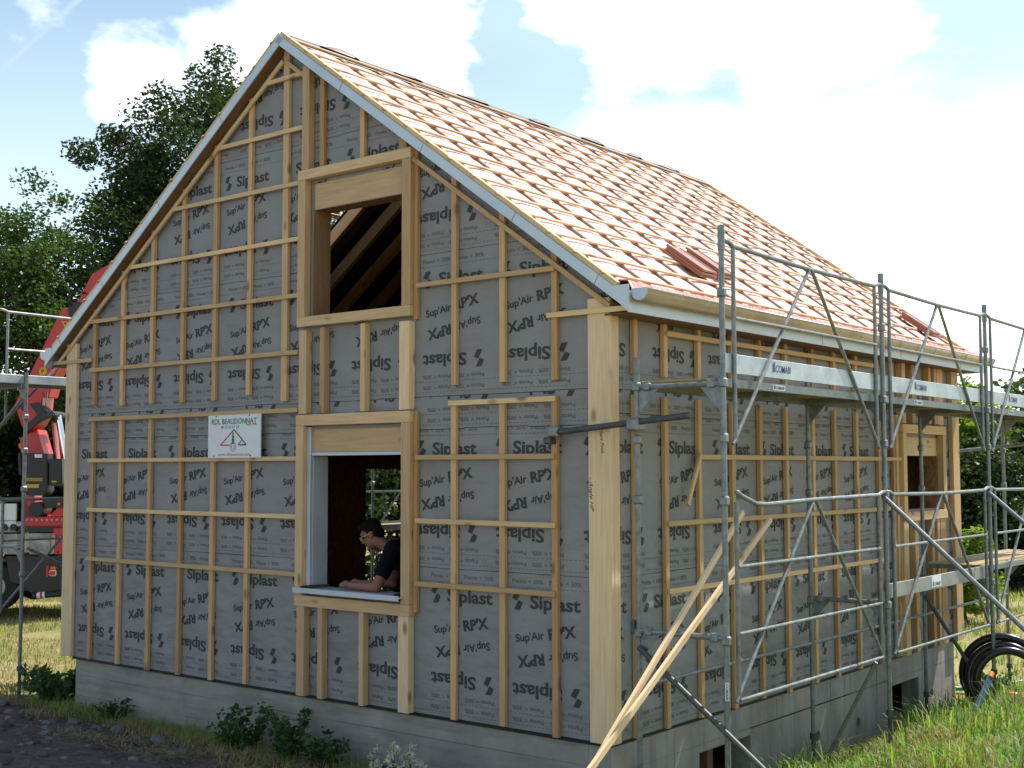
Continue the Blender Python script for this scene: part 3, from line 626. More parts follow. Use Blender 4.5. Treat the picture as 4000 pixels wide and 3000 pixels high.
def transom(par,xa,xb,y,z,m=None):
    t=tube('transom',[(xa,y,z),(xb,y,z)],TR,m or M['galv'],par,12); s=1 if xb>xa else -1; w=abs(xb-xa)
    for x,d in ((xa,s),(xb,-s)):
        V=[(x+d*.02,y-.003,z-.01),(x+d*.19,y-.003,z-.01),(x+d*.02,y-.003,z-.20)]; V+=[(a,y+.003,c) for a,_,c in V]
        V[1:2]=[(x+d*.19,y-.003,z-.01)]; mesh('gusset',V,[(0,1,2),(5,4,3),(0,3,4,1),(1,4,5,2),(2,5,3,0)],M['galv'],t)
        box('collar',(min(x+d*.06,x+d*.12),y-.028,z-.028),(max(x+d*.06,x+d*.12),y+.028,z+.03),M['galv'],t,.008)
    return t
def deck(par,x0,x1,ya,yb,zt,h=.065,rm=None):
    d=box('deck',(x0+.03,ya+.02,zt-.02),(x1-.03,yb-.02,zt-.002),M['deckwood'],par)
    for xa,xb in ((x0,x0+.028),(x1-.028,x1)): box('deck_rail',(xa,ya+.02,zt-h),(xb,yb-.02,zt),rm or M['galv'],d,.003)
    for y in (ya+.05,(ya+yb)/2,yb-.11): box('deck_rung',(x0+.03,y,zt-h),(x1-.03,y+.05,zt-.022),M['galv'],d,.003)
    return d
def maker_mark(par,x,y,z,h,w,sticker=False,face=1):
    m=M['navy']
    if sticker: 
        st=mesh('sticker',[(x,y-w*.62,z-h*.9),(x,y+w*.62,z-h*.9),(x,y+w*.62,z+h*(2.2 if sticker==2 else 1.0)),(x,y-w*.62,z+h*(2.2 if sticker==2 else 1.0))],[(0,1,2,3)],M['white'],par); x+=.002
    I=Ink(); I.text('COMABI',w*.08,0,h,w*.84,off=.012,shear=.15)
    I.poly([(-w*.5,-h*.55),(-w*.44,-h*.55),(-w*.44,h*.5),(-w*.5,h*.9)]); I.poly([(-w*.42,-h*.5),(-w*.38,-h*.5),(-w*.38,h*1.0),(-w*.42,h*.75)])
    I.build('maker_mark',lambda u,v:(x,y+u,z+v),m,par)
def right_scaffold():
    s=thing('scaffold','steel tube scaffold with V braced guardrails and decks along the right wall','scaffold',(.65,3,-.4))
    xi,xo=.28,1.0; ys=(-.06,2.81,5.60,8.42)
    for i,y in enumerate(ys):
        std_tube(s,xi,y,hz(xi,y)+.02,2.88); st=std_tube(s,xo,y,hz(xo,y)+.02,3.77)
        tube('spigot',[(xo,y,3.60),(xo,y,3.78)],.0265,M['galv'],st,12)
        transom(s,xi,xo,y,2.655); transom(s,xi,xo,y,.875)
        if i==0:
            n=Vector((.49,-.87,0)); t=Vector((.87,.49,0)); c0=Vector((xo,y,.515))+n*.0245
            p=mesh('sticker',[c0+t*a+Vector((0,0,b)) for a,b in ((-.014,-.062),(.014,-.062),(.014,.062),(-.014,.062))],[(0,1,2,3)],M['white'],st)
            I=Ink(); I.text('COMABI',0,0,.017,.11,off=.012); I.build('maker_mark',lambda u,v:c0+n*.0015+t*v+Vector((0,0,-u)),M['navy'],p)
    for i in range(3):
        ya,yb=ys[i],ys[i+1]
        guard(s,xo,ya,yb,2.24,3.65,(3.13,)); guard(s,xo,ya,yb,.43,1.82,(1.36,.89,.43) if i==0 else (1.36,.43),bent=(i==0))
        tube('ledger',[(xi,ya,.47),(xi,yb,.47)],.016,M['galv'],s,10)
        d=deck(s,xi+.02,xo-.035,ya,yb,2.70); b=box('toe_board',(xo-.033,ya+.03,2.735),(xo-.008,yb-.03,2.875),M['board'],s,.003)
        maker_mark(b,xo-.0055,ya+.93,2.81,.055,.30); maker_mark(d,xo-.0325,ya+.93,2.668,.022,.17,1)
        if i==1:
            b=box('toe_board',(xo-.05,ya+.12,.905),(xo-.022,yb-.03,1.035),M['board2'],s,.003); maker_mark(b,xo-.0195,ya+1.25,.955,.035,.20,2)
        if i==2: deck(s,xi+.02,xo-.02,ya+.0,yb,1.03,.06)
    g=guard(s,xo,ys[3],ys[3]+2.8,2.24,3.65,(3.13,)); 
    # stays and dark diagonals
    for y in (2.81,5.60): 
        tube('stay',[(xo,y-.03,1.80),(2.95,y-.03,hz(2.95,y)+.02)],.0215,M['galv'],s,12)
    tube('frame_diagonal',[(xi+.02,-.095,.76),(1.33,-.095,.0)],.021,M['galv_dark'],s,12); tube('frame_diagonal',[(xi+.02,5.565,.68),(.98,5.565,-.35)],.021,M['galv_dark'],s,12); tube('frame_diagonal',[(xo-.1,2.775,.36),(.45,2.775,-.48)],.018,M['galv'],s,12)
    t=tube('anchor_tube',[(-.49,-.11,2.33),(.76,-.11,2.435)],.0235,M['galv_dark'],s,14); box('clamp',(-.53,-.15,2.245),(-.465,-.05,2.30),M['galv_dark'],t,.01); box('clamp',(-.50,-.135,2.30),(-.40,-.045,2.385),M['galv'],t,.012); box('clamp',(.235,-.15,2.33),(.34,-.025,2.43),M['galv'],t,.014)
    tube('anchor_tube',[(-.28,8.25,2.26),(1.8,8.25,2.45)],.022,M['galv'],s,12)
    box('collar',(.225,-.10,.85),(.26,-.02,.95),M['galv_dark'],s,.008)
right_scaffold()
def left_scaffold():
    s=thing('scaffold','steel tube scaffold standing along the far left side wall beside the truck','scaffold',(-8.5,3,-.5))
    xi,xo=-8.12,-8.85; ys=(-2.9,-.06,2.8,5.6,8.4)
    for y in ys:
        std_tube(s,xi,y,hz(xi,y)+.02,3.18); std_tube(s,xo,y,hz(xo,y)+.02,4.1); transom(s,xi,xo,y,3.02); transom(s,xi,xo,y,1.16)
    for i in range(4):
        ya,yb=ys[i],ys[i+1]; deck(s,xo+.03,xi+.0-.03,ya,yb,3.15,.10,M['board']); guard(s,xo,ya,yb,2.6,3.96,(3.51,)); guard(s,xo,ya,yb,.35,1.70,(1.2,),-1)
        if i>=2: deck(s,xo+.03,xi-.03,ya,yb,1.20,.09)
    tube('frame_diagonal',[(-8.12,0,1.15),(-8.12,2.8,-.2)],.02,M['galv'],s,10); tube('frame_diagonal',[(-8.16,-.09,2.87),(-8.85,-.09,2.42)],.018,M['galv'],s,10); tube('ledger',[(xo,-2.9,1.69),(xo,8.4,1.69)],.019,M['galv'],s,10)
left_scaffold()

# ---------------------------------------------------------------- loose things
def loose():
    def plank(a,b,label):
        p=bar('plank',a,b,.045,.026,M['wood_lt'],None,up=(1,0,0),bev=.002); tag(p,label,'plank',None); return p
    plank((.655,-2.02,-.47),(.635,.885,1.72),'left one of two long pale battens leaning on the scaffold, steeper and reaching higher')
    plank((.70,-2.34,-.46),(.72,1.18,1.655),'right one of two long pale battens leaning on the scaffold, lying at the flatter angle')
    # bundles of tiles on the roof
    def tile(side,xc,yc,n,label,group,tilt):
        bm=bmesh.new()
        def add(lo,hi):
            r=bmesh.ops.create_cube(bm,size=1); 
            for v in r['verts']: v.co=Vector(lo)+Vector([(hi[i]-lo[i])*(v.co[i]+.5) for i in range(3)])
        add((-.13,-.235,0),(.13,.235,.014)); add((-.13,-.235,.014),(-.108,.235,.023)); add((.098,-.235,.014),(.12,.235,.019)); add((-.108,-.235,.014),(.098,-.212,.019))
        bmesh.ops.bevel(bm,geom=bm.edges[:],offset=.003,segments=1,affect='EDGES')
        z=Vector((side*ST,0,CT)); y=Vector((-side*CT,0,ST)); x=y.cross(z); m=Matrix((x,y,z)).transposed().to_4x4(); m.translation=rp(side,xc,yc,n)
        tag(bmobj('roof_tile',bm,M['tile'],None,m@Matrix.Rotation(tilt,4,'Z')),label,'roof tile',group)
    pos=('bottom','middle','topmost')
    for nm_,xc,yc in (('left stack above the gutter near the first scaffold pole',3.22,1.98),('right stack above the gutter near the first scaffold pole',3.17,2.42),('far stack near the end of the eave',3.42,7.1)):
        for k in range(3): tile(1,xc+random.uniform(-.01,.01),yc+random.uniform(-.008,.008),00.002+k*.025,f'terracotta roof tile, {pos[k]} of the {nm_}','terracotta tiles stacked on the roof',random.uniform(-.02,.02))
    # coil of black pipe on the grass
    V=[]; c=Vector((1.08,5.61,-.12)); ax=Vector((.305,-.952,0)); pts=[]; n=150
    u=Vector((.952,.305,0)); 
    for i in range(n):
        t=i/(n-1); a=-1.2+t*2*math.pi*3.2; r=.41-.12*t+.02*math.sin(a*.7); pts.append(c+u*(r*math.cos(a)+.05*t)+Vector((0,0,-.03*t))+Vector((0,0,1))*(r*math.sin(a))+ax*(-.16+.34*t+.04*math.sin(a*1.3)))
    tag(tube('pipe_coil',pts,.042,M['rubber2'],None,14),'coil of thick black plastic pipe standing on the grass behind the right scaffold','pipe coil')
    hp=[(-.6,7.75,0),(-.2,7.9,.0),(.05,8.3,.02),(.2,8.9,0),(.6,9.2,.01),(1.0,8.9,0),(1.3,8.4,0)]
    tag(tube('garden_hose',[(x,y,hz(x,y)+.06+d) for x,y,d in hp],.028,M['green'],None,10),'bright green hose lying in the grass past the house corner','hose')
    BS0,BS1=Vector((1.13,4.50,-.37)),Vector((1.15,5.02,-.03)); MP0,MP1=(1.24,5.25,-.23),(1.60,5.50,-.26)
    st=bar('blue_strip',BS0,BS1,.065,.02,M['blue'],None,up=(.6,-.8,0)); tag(st,'dark blue flat strip with an orange end propped against the black pipe coil','strip'); tube('end_cap',[Vector(BS1)-(Vector(BS1)-Vector(BS0))*.02,Vector(BS1)+(Vector(BS1)-Vector(BS0))*.09],.026,M['orange'],st,10)
    a=Vector(MP0); b=Vector(MP1); d=(b-a).normalized(); th=thing('marker_pole','white marker pole with red and orange tip in the grass by the pipe','pole',a)
    tube('shaft',[a+d*.16,b],.014,M['white'],th,10); tube('tip',[a,a+d*.03,a+d*.16],[.012,.034,.03],M['orange'],th,12); tube('band',[a+d*.10,a+d*.155],.033,M['redlens'],th,12)
loose()

# ---------------------------------------------------------------- person in the lower window
def capsule(bm,a,b,ra,rb,n=16,k=6):
    a,b=Vector(a),Vector(b); t=(b-a); L=t.length; t=t/L if L>1e-6 else Vector((0,0,1))
    u=t.orthogonal().normalized(); v=t.cross(u); rings=[]
    for i in range(k+1): ph=math.pi/2*(1-i/k); rings.append((a-t*ra*math.sin(ph),ra*math.cos(ph)))
    for i in range(k+1): ph=math.pi/2*i/k; rings.append((b+t*rb*math.sin(ph),rb*math.cos(ph)))
    vs=[[bm.verts.new(c+(u*math.cos(2*math.pi*j/n)+v*math.sin(2*math.pi*j/n))*max(r,.0005)) for j in range(n)] for c,r in rings]
    for i in range(len(vs)-1):
        for j in range(n): bm.faces.new((vs[i][j],vs[i][(j+1)%n],vs[i+1][(j+1)%n],vs[i+1][j]))
    bm.faces.new(vs[0][::-1]); bm.faces.new(vs[-1])
def ellips(bm,c,rx,ry,rz,rot=None):
    m=Matrix.Translation(Vector(c))@(rot.to_4x4() if rot else Matrix.Identity(4))@Matrix.Diagonal((rx,ry,rz,1)); bmesh.ops.create_uvsphere(bm,u_segments=24,v_segments=16,radius=1,matrix=m)
def remesh(o,vox,it=4):
    r=o.modifiers.new('r','REMESH'); r.mode='VOXEL'; r.voxel_size=vox; r.use_smooth_shade=True
    s=o.modifiers.new('s','SMOOTH'); s.iterations=it; s.factor=.5
def person():
    root=thing('person','man in a black t-shirt with glasses leaning his forearms on the lower window sill','person',(-2.36,.64,0))
    # facing direction F (towards the left of the picture, a little outwards), side direction S
    F=Vector((-.93,-.37,0)).normalized(); S=Vector((F.y,-F.x,0)) # his right
    pel=Vector((-2.56,.66,.90)); che=Vector((-2.665,.55,1.19)); nek=Vector((-2.735,.44,1.365)); hd=Vector((-2.87,.345,1.455))
    shR=nek+Vector((.17,-.13,-.03)); shL=nek+Vector((-.03,.20,-.05))
    bm=bmesh.new()
    capsule(bm,pel,che,.155,.16); capsule(bm,che,nek+Vector((.05,.02,-.06)),.16,.12); capsule(bm,shR,shL,.075,.075); capsule(bm,nek+Vector((.03,0,-.04)),hd+Vector((.05,.0,-.05)),.062,.056)
    tilt=Quaternion(S,R(-30)).to_matrix()
    ax=Matrix((F,-S,Vector((0,0,1)))).transposed(); rot=tilt@ax
    def H(x,y,z): return hd+rot@Vector((x,y,z))
    ellips(bm,H(-.012,0,.035),.098,.076,.098,rot); ellips(bm,H(.030,0,-.045),.064,.058,.072,rot); capsule(bm,H(.078,0,-.088),H(.066,0,-.08),.026,.028)   # skull, jaw, chin
    capsule(bm,H(.088,0,.03),H(.113,0,-.022),.011,.017); capsule(bm,H(.088,-.02,-.055),H(.088,.02,-.055),.013,.013); capsule(bm,H(.078,-.035,.042),H(.078,.035,.042),.016,.016)     # nose, mouth, brow
    for s in (-1,1): ellips(bm,H(-.012,s*.076,-.008),.022,.010,.034,rot)
    # arms: near arm folded on the sill
    elR=Vector((-2.575,.10,1.012)); wrR=Vector((-2.86,.085,1.012)); elL=Vector((-2.60,.33,1.03)); wrL=Vector((-2.86,.20,1.02))
    capsule(bm,shR,elR,.058,.046); capsule(bm,elR,wrR,.046,.031); capsule(bm,shL,elL,.058,.046); capsule(bm,elL,wrL,.046,.031)
    for w,dy in ((wrR,0),(wrL,.0)):
        capsule(bm,w+Vector((-.01,dy,0)),w+Vector((-.085,dy,.006)),.032,.036)
        for i in range(4):
            o=w+Vector((-.105,-.030+.020*i,.020-.004*abs(i-1))); L=(.030,.034,.032,.026)[i]
            capsule(bm,o,o+Vector((-L*.75,0,-.012)),.0095,.009); capsule(bm,o+Vector((-L*.75,0,-.012)),o+Vector((-L*.45,0,-.036)),.009,.0085)
        capsule(bm,w+Vector((-.04,-.034,.008)),w+Vector((-.085,-.045,-.004)),.012,.0105); capsule(bm,w+Vector((-.085,-.045,-.004)),w+Vector((-.108,-.035,-.012)),.0105,.009)
    for s in (-1,1):
        hip=pel+S*(.09*s)+Vector((0,0,-.05)); kn=Vector((hip.x-.02,hip.y+.02,.50)); an=Vector((hip.x+.03,hip.y+.03,.09)); capsule(bm,hip,kn,.085,.058); capsule(bm,kn,an,.056,.04); capsule(bm,an+Vector((0,0,-.045)),an+F*.16+Vector((0,0,-.05)),.04,.035)
    body=bmobj('body',bm,M['skin'],root); remesh(body,.0065,3)
    bm=bmesh.new(); capsule(bm,pel+Vector((0,0,-.05)),che,.172,.176); capsule(bm,che,nek+Vector((.06,.02,-.075)),.176,.130); capsule(bm,shR,shL,.090,.090); capsule(bm,shR,shR.lerp(elR,.62),.078,.074); capsule(bm,shL,shL.lerp(elL,.62),.078,.074)
    remesh(bmobj('shirt',bm,M['shirt'],root),.010,5)
    bm=bmesh.new()
    for s in (-1,1):
        hip=pel+S*(.09*s)+Vector((0,0,-.04)); kn=Vector((hip.x-.02,hip.y+.02,.50)); an=Vector((hip.x+.03,hip.y+.03,.10)); capsule(bm,hip,kn,.105,.078); capsule(bm,kn,an,.075,.06)
    capsule(bm,pel+S*-.08,pel+S*.08,.14,.14); remesh(bmobj('trousers',bm,M['jeans'],root),.012,4)
    bm=bmesh.new(); ellips(bm,H(-.024,0,.055),.100,.081,.092,rot); ellips(bm,H(-.058,0,.0),.062,.072,.085,rot); ellips(bm,H(.045,0,.105),.05,.06,.032,rot)
    for s in (-1,1): capsule(bm,H(.0,s*.072,.035),H(.004,s*.071,-.005),.013,.008)
    remesh(bmobj('hair',bm,M['hair'],root),.007,3)
    gl=[]
    for s in (-1,1):
        gl.append(tube_data([H(.106,s*.010,.022),H(.108,s*.030,.026),H(.100,s*.058,.022),H(.100,s*.056,-.004),H(.106,s*.03,-.012),H(.108,s*.012,-.002)],.0024,6,True)); gl.append(tube_data([H(.100,s*.060,.020),H(.05,s*.080,.014),H(-.01,s*.082,.008)],.0022,6))
    merged('glasses',gl,M['glassframe'],root)
    for s in (-1,1):
        bm=bmesh.new(); ellips(bm,H(.084,s*.030,.012),.010,.013,.010,rot); bmobj('eye',bm,M['hair'],body)
person()

# ---------------------------------------------------------------- crane truck (its side faces the house)
def truck():
    U=Vector((math.cos(_y),math.sin(_y),0)); Dp=Vector((-math.sin(_y),math.cos(_y),0)); O=Vector((-15.4,4.43,0))
    t=thing('crane_truck','red loader crane truck with grey tool boxes parked left of the house','truck',(O.x,O.y,-.55))
    P=lambda u,d,z: O+U*(u-.10*min(1,max(0,(z-2.2)/.5)))+Dp*d+Vector((0,0,z))
    def prism(name,poly,d0,d1,m,par=t,bev=.012):
        bm=bmesh.new(); a=[bm.verts.new(P(u,d0,z)) for u,z in poly]; b=[bm.verts.new(P(u,d1,z)) for u,z in poly]; n=len(poly)
        bm.faces.new(a); bm.faces.new(b[::-1])
        for i in range(n): bm.faces.new((a[i],b[i],b[(i+1)%n],a[(i+1)%n]))
        bmesh.ops.recalc_face_normals(bm,faces=bm.faces)
        if bev: bmesh.ops.bevel(bm,geom=bm.edges[:],offset=bev,segments=2,affect='EDGES')
        return bmobj(name,bm,m,par)
    def rect(name,u0,z0,u1,z1,d0,d1,m,par=t,bev=.012): return prism(name,[(u0,z0),(u1,z0),(u1,z1),(u0,z1)],d0,d1,m,par,bev)
    # chassis, cab and bed
    rect('chassis',-5.6,-.02,1.7,.28,.25,1.9,M['dark']); rect('rear_bumper',-.5,-.13,1.2,.35,.15,2.1,M['dark']); 
    rect('cargo_bed',-5.2,.93,-.36,1.02,-.05,2.35,M['steel']); rect('side_board',-5.2,1.14,-.36,1.44,-.06,0,M['white']); rect('side_rail',-5.2,1.02,-.36,1.13,-.05,.02,M['white']); 
    for u in (-.62,-1.6,-2.6,-3.6): rect('board_post',u,1.0,u+.05,1.5,-.09,-.04,M['steel'])
    for du in (0,.16): prism('bed_bracket',[(-.62+du,.96),(-.50+du,.96),(-.50+du,1.04),(-.53+du,1.08),(-.59+du,1.08),(-.62+du,1.04)],-.08,-.04,M['dark'])
    rect('tool_box',-.66,.54,-.32,.90,-.06,.5,M['steel']); tb=rect('tool_box',-.11,.54,.28,.91,-.06,.5,M['steel']); rect('box_lid',-.10,.83,.27,.845,-.075,-.055,M['galv'],tb,.002)
    prism('outrigger_leg',[(.33,1.0),(.62,1.0),(.62,.54),(.34,.54),(.36,.75)],-.10,.15,M['red']); 
    for u,z in ((.40,.86),(.48,.87),(.55,.86),(.42,.58)): prism('bolt',circ(u,z,.015,8),-.115,-.10,M['black'],bev=0)
    prism('under_guard',[(-.55,.50),(.60,.50),(.60,-.1),(.05,-.22),(-.02,-.20),(-.22,-.02),(-.45,.05)],-.02,.3,M['dark'])
    tl=rect('tail_lamp',.20,.14,.255,.34,-.06,0,M['redlens']); rect('tail_lamp',.26,.15,.38,.26,-.06,0,M['white']); rect('tail_lamp',.27,.27,.38,.32,-.06,0,M['orange']); rect('number_plate',.275,.165,.365,.24,-.075,-.061,M['redlens'],tl,.001)
    # outrigger foot lying level with reflective bands
    for n,a,b,m in (('outrigger_foot',-.02,.06,M['dark']),('reflective_band',.06,.115,M['white']),('reflective_band',.115,.16,M['redlens']),('reflective_band',.16,.2,M['white']),('outrigger_foot',.2,.7,M['dark'])):
        tube(n,[P(a,-.05,-.20+.10*a),P(b,-.05,-.20+.10*b)],.058,m,t,14)
    # wheels
    for u in (-.75,-1.95,-4.9):
        for d in (.02,1.95):
            w=[]; 
            V,F=[],[]; prof=[(.20,0),(.40,0),(.43,.04),(.43,.24),(.40,.28),(.20,.28)]; n=32
            for i in range(n):
                a=2*math.pi*i/n
                for r,dd in prof: V.append(P(u+r*math.cos(a),d+dd,-.045+r*math.sin(a)))
            k=len(prof)
            for i in range(n):
                for j in range(k): F.append((i*k+j,i*k+(j+1)%k,((i+1)%n)*k+(j+1)%k,((i+1)%n)*k+j))
            wh=mesh('wheel',V,F,M['tyre'],t,smooth=False); prism('rim',circ(u,-.045,.215,20),d+.05,d+.2,M['steel'],wh,.01); prism('hub',circ(u,-.045,.08,12),d+.0,d+.06,M['redlens'],wh,.01)
    rect('mudguard',-1.25,.42,-.28,.46,-.05,.4,M['dark'])
    prism('cab',[(-7.6,.2),(-5.7,.2),(-5.7,2.3),(-6.9,2.35),(-7.5,1.4)],0,2.3,M['white'])
    # crane base, turret and column
    rect('crane_base',-.27,1.03,.62,1.20,-.02,1.2,M['red']); rect('base_beam',-.30,.93,.62,1.03,-.06,1.25,M['dark'])
    for i in range(8): prism('bolt',circ(-.17+.09*i,1.15,.02,8),-.035,-.015,M['steel'],bev=0)
    prism('column',[(-.34,2.62),(-.30,1.2),(-.12,1.2),(-.15,1.6),(.04,2.3),(.0,2.78)],.2,.62,M['red'])
    prism('column_edge',[(-.01,2.76),(.0,2.76),(.06,2.33),(.035,2.33)],.18,.64,M['red'],bev=.002)
    rect('beacon',-.39,2.42,-.33,2.52,.2,.3,M['orange']); rect('pipe_cover',-.41,1.95,-.35,2.35,.15,.4,M['dark'])
    cb=prism('control_box',[(-.22,1.62),(-.15,1.58),(.13,1.58),(.19,1.66),(.20,2.33),(-.22,2.35)],-.05,.3,M['dark']); rect('warning_label',-.22,1.72,.04,1.785,-.062,-.048,M['yellow'],cb,.001); rect('display',-.03,2.26,.10,2.32,-.062,-.048,M['white'],cb,.002); rect('spare_label',-.20,1.84,.10,1.90,-.060,-.049,M['yellow_dull'],cb,.001)
    c2=prism('valve_box',[(.22,1.80),(.26,1.75),(.42,1.75),(.46,1.82),(.45,2.24),(.22,2.24)],-.06,.3,M['dark']); rect('valve_label',.27,1.82,.36,1.845,-.072,-.058,M['yellow'],c2,.001)
    rect('valve_block',.12,1.36,.60,1.55,0,.4,M['dark']); prism('lamp',circ(.39,1.43,.028,12),-.03,.0,M['orange'],bev=.003); prism('motor_housing',circ(-.02,1.33,.14,20),-.03,.4,M['dark'])
    prism('hose_guard',[(.22,1.22),(.62,1.22),(.62,1.36),(.36,1.36)],0,.3,M['red'])
    tube('lift_cylinder',[P(.29,.40,3.03),P(.38,.38,2.1)],.058,M['chrome'],t,18); tube('cylinder_barrel',[P(.375,.40,2.3),P(.43,.40,1.3)],.075,M['red'],t,16); rect('cylinder_guard',.205,2.1,.235,2.9,.3,.5,M['red'],bev=.004)
    # knuckle, link and boom
    prism('knuckle',[(-.40,3.23),(-.30,3.45),(.11,3.45),(.09,3.05),(-.02,2.85),(-.18,2.72),(-.27,2.85)],.12,.68,M['red'])
    prism('link_arm',[(-.12,3.24),(.02,3.26),(.16,3.20),(.27,3.10),(.27,3.0),(.12,2.93),(-.14,2.72),(-.21,2.72),(-.21,2.82),(.04,3.03)],.05,.14,M['dark']); prism('pivot_pin',circ(.28,3.05,.06,16),.02,.7,M['galv_dark']); prism('pivot_pin',circ(-.24,3.16,.05,12),.1,.7,M['dark'])
    prism('boom',[(-.33,3.40),(.385,4.94),(.60,5.03),(1.05,5.55),(1.25,5.40),(.86,4.80),(.30,3.75),(.20,3.36)],.15,.62,M['red'])
    prism('boom_joint',circ(.70,4.93,.17,20),.10,.68,M['dark']); prism('second_boom',[(.62,5.00),(.92,5.62),(1.4,5.9),(2.6,5.2),(2.5,4.9),(1.3,5.4)],.2,.55,M['red'])
    tube('hydraulic_hose',[P(.60,.1,5.02),P(.56,.08,5.12),P(.58,.08,5.24),P(.72,.08,5.30),P(.85,.1,5.25)],.022,M['rubber'],t,8); tube('hydraulic_hose',[P(.10,.1,3.3),P(.14,.05,3.15),P(.30,.03,3.05),P(.38,.05,2.98)],.012,M['rubber'],t,6); tube('hydraulic_hose',[P(.2,.1,3.45),P(.2,.02,3.2),P(.33,.0,3.1),P(.42,.04,2.95)],.010,M['rubber'],t,6)
    # boom plate with the lettering, running along the boom
    ang=math.atan2(4.94-3.40,.385+.33)
    def q(a,b): return (.09+a*math.cos(ang)-b*math.sin(ang),3.83+a*math.sin(ang)+b*math.cos(ang))
    nb=prism('name_plate',[q(.14,-.20),q(1.02,-.20),q(1.06,-.15),q(1.04,-.06),q(.16,-.06),q(.11,-.13)],.138,.149,M['black'],bev=.003)
    I=Ink(); I.text('PALFINGER',0,0,.085,.80,rot=math.degrees(ang),off=.012); cc=q(.59,-.13); I.build('name_lettering',lambda u,z:P(cc[0]+u,.134,cc[1]+z),M['white'],nb)
    wl=prism('warning_triangle',[(.40,4.745),(.55,4.73),(.49,4.60)],.139,.149,M['yellow'],bev=0); prism('warning_mark',circ(.48,4.70,.018,8),.134,.1385,M['black'],wl,0)
    b=prism('badge',circ(.09,3.83,.075,20),.139,.149,M['yellow'],bev=.002); I=Ink(); I.text('P',0,0,.075,None,rot=10,off=.01); I.build('badge_letter',lambda u,z:P(.09+u,.135,3.83+z),M['black'],b)
truck()

# ---------------------------------------------------------------- vegetation
def leaf_cloud(centers,radii,per,size,squash=.75):
    """leaf quads scattered in clumps"""
    C=np.repeat(np.asarray(centers,float),per,0); Rr=np.repeat(np.asarray(radii,float),per)
    n=len(C); d=rng.normal(size=(n,3)); d/=np.linalg.norm(d,axis=1)[:,None]; r=Rr*rng.random(n)**.45
    p=C+d*r[:,None]*np.array([1,1,squash])
    a=rng.normal(size=(n,3)); a[:,2]*=.6; a/=np.linalg.norm(a,axis=1)[:,None]; b=rng.normal(size=(n,3)); b-=a*(a*b).sum(1)[:,None]; b/=np.linalg.norm(b,axis=1)[:,None]
    s=size*rng.uniform(.6,1.3,n)[:,None]
    V=np.stack([p-a*s*.5,p+b*s*.28-a*s*.05,p+a*s*.5,p-b*s*.28-a*s*.05],1).reshape(-1,3); F=np.arange(4*n).reshape(n,4); return V,F
def tree(name,label,cat,base,h,crown_c,crown_r,nclump,per,size,m,group=None,clump=.55,trunk_r=.2,limbs=22,shape=1.0,seed=0):
    rg=random.Random(seed); base=Vector(base); cc=Vector(crown_c); t=thing(name,label,cat,base,group)
    cs=[];rs=[]
    while len(cs)<nclump:
        d=Vector((rg.gauss(0,1),rg.gauss(0,1),rg.gauss(0,1))).normalized(); r=rg.random()**.5
        k=1+.20*mnoise.noise(d*2.1+Vector((seed,0,0)))+.16*mnoise.noise(d*5+Vector((0,seed,0)))
        p=Vector((d.x*crown_r[0],d.y*crown_r[1],d.z*crown_r[2]))*r*k
        if d.z<0: p.x*=shape; p.y*=shape
        cs.append(cc+p); rs.append(clump*rg.uniform(.55,1.35))
    V,F=leaf_cloud([c[:] for c in cs],rs,per,size); fastmesh('crown',V,F,m,t)
    parts=[]; top=cc+Vector((rg.uniform(-.3,.3),0,crown_r[2]*.5)); fork=base.lerp(Vector((cc.x,cc.y,cc.z-crown_r[2]*.55)),1.0)
    parts.append(tube_data([base-Vector((0,0,.2)),base.lerp(fork,.5)+Vector((rg.uniform(-.15,.15),rg.uniform(-.15,.15),0)),fork,fork.lerp(top,.5),top],[trunk_r*1.25,trunk_r,trunk_r*.8,trunk_r*.45,.03],9))
    for i in range(limbs):
        e=cs[rg.randrange(len(cs))]; s0=fork.lerp(top,rg.random()*.8); mid=s0.lerp(e,.5)+Vector((rg.uniform(-.3,.3),rg.uniform(-.3,.3),rg.uniform(0,.4))); parts.append(tube_data([s0,mid,e],[trunk_r*.3,trunk_r*.17,.012],6,cap=False))
    merged('trunk',parts,M['bark'],t,smooth=True); return t
def bp(px,depth,up=0):
    """ground point lying at a picture column and a depth: used to plan the planting"""
    x=(px-2000)/4887.0; p=CAM+(_f.xy.to_3d().normalized()+_x.xy.to_3d().normalized()*x)*depth; return Vector((p.x,p.y,hz(p.x,p.y)+up))
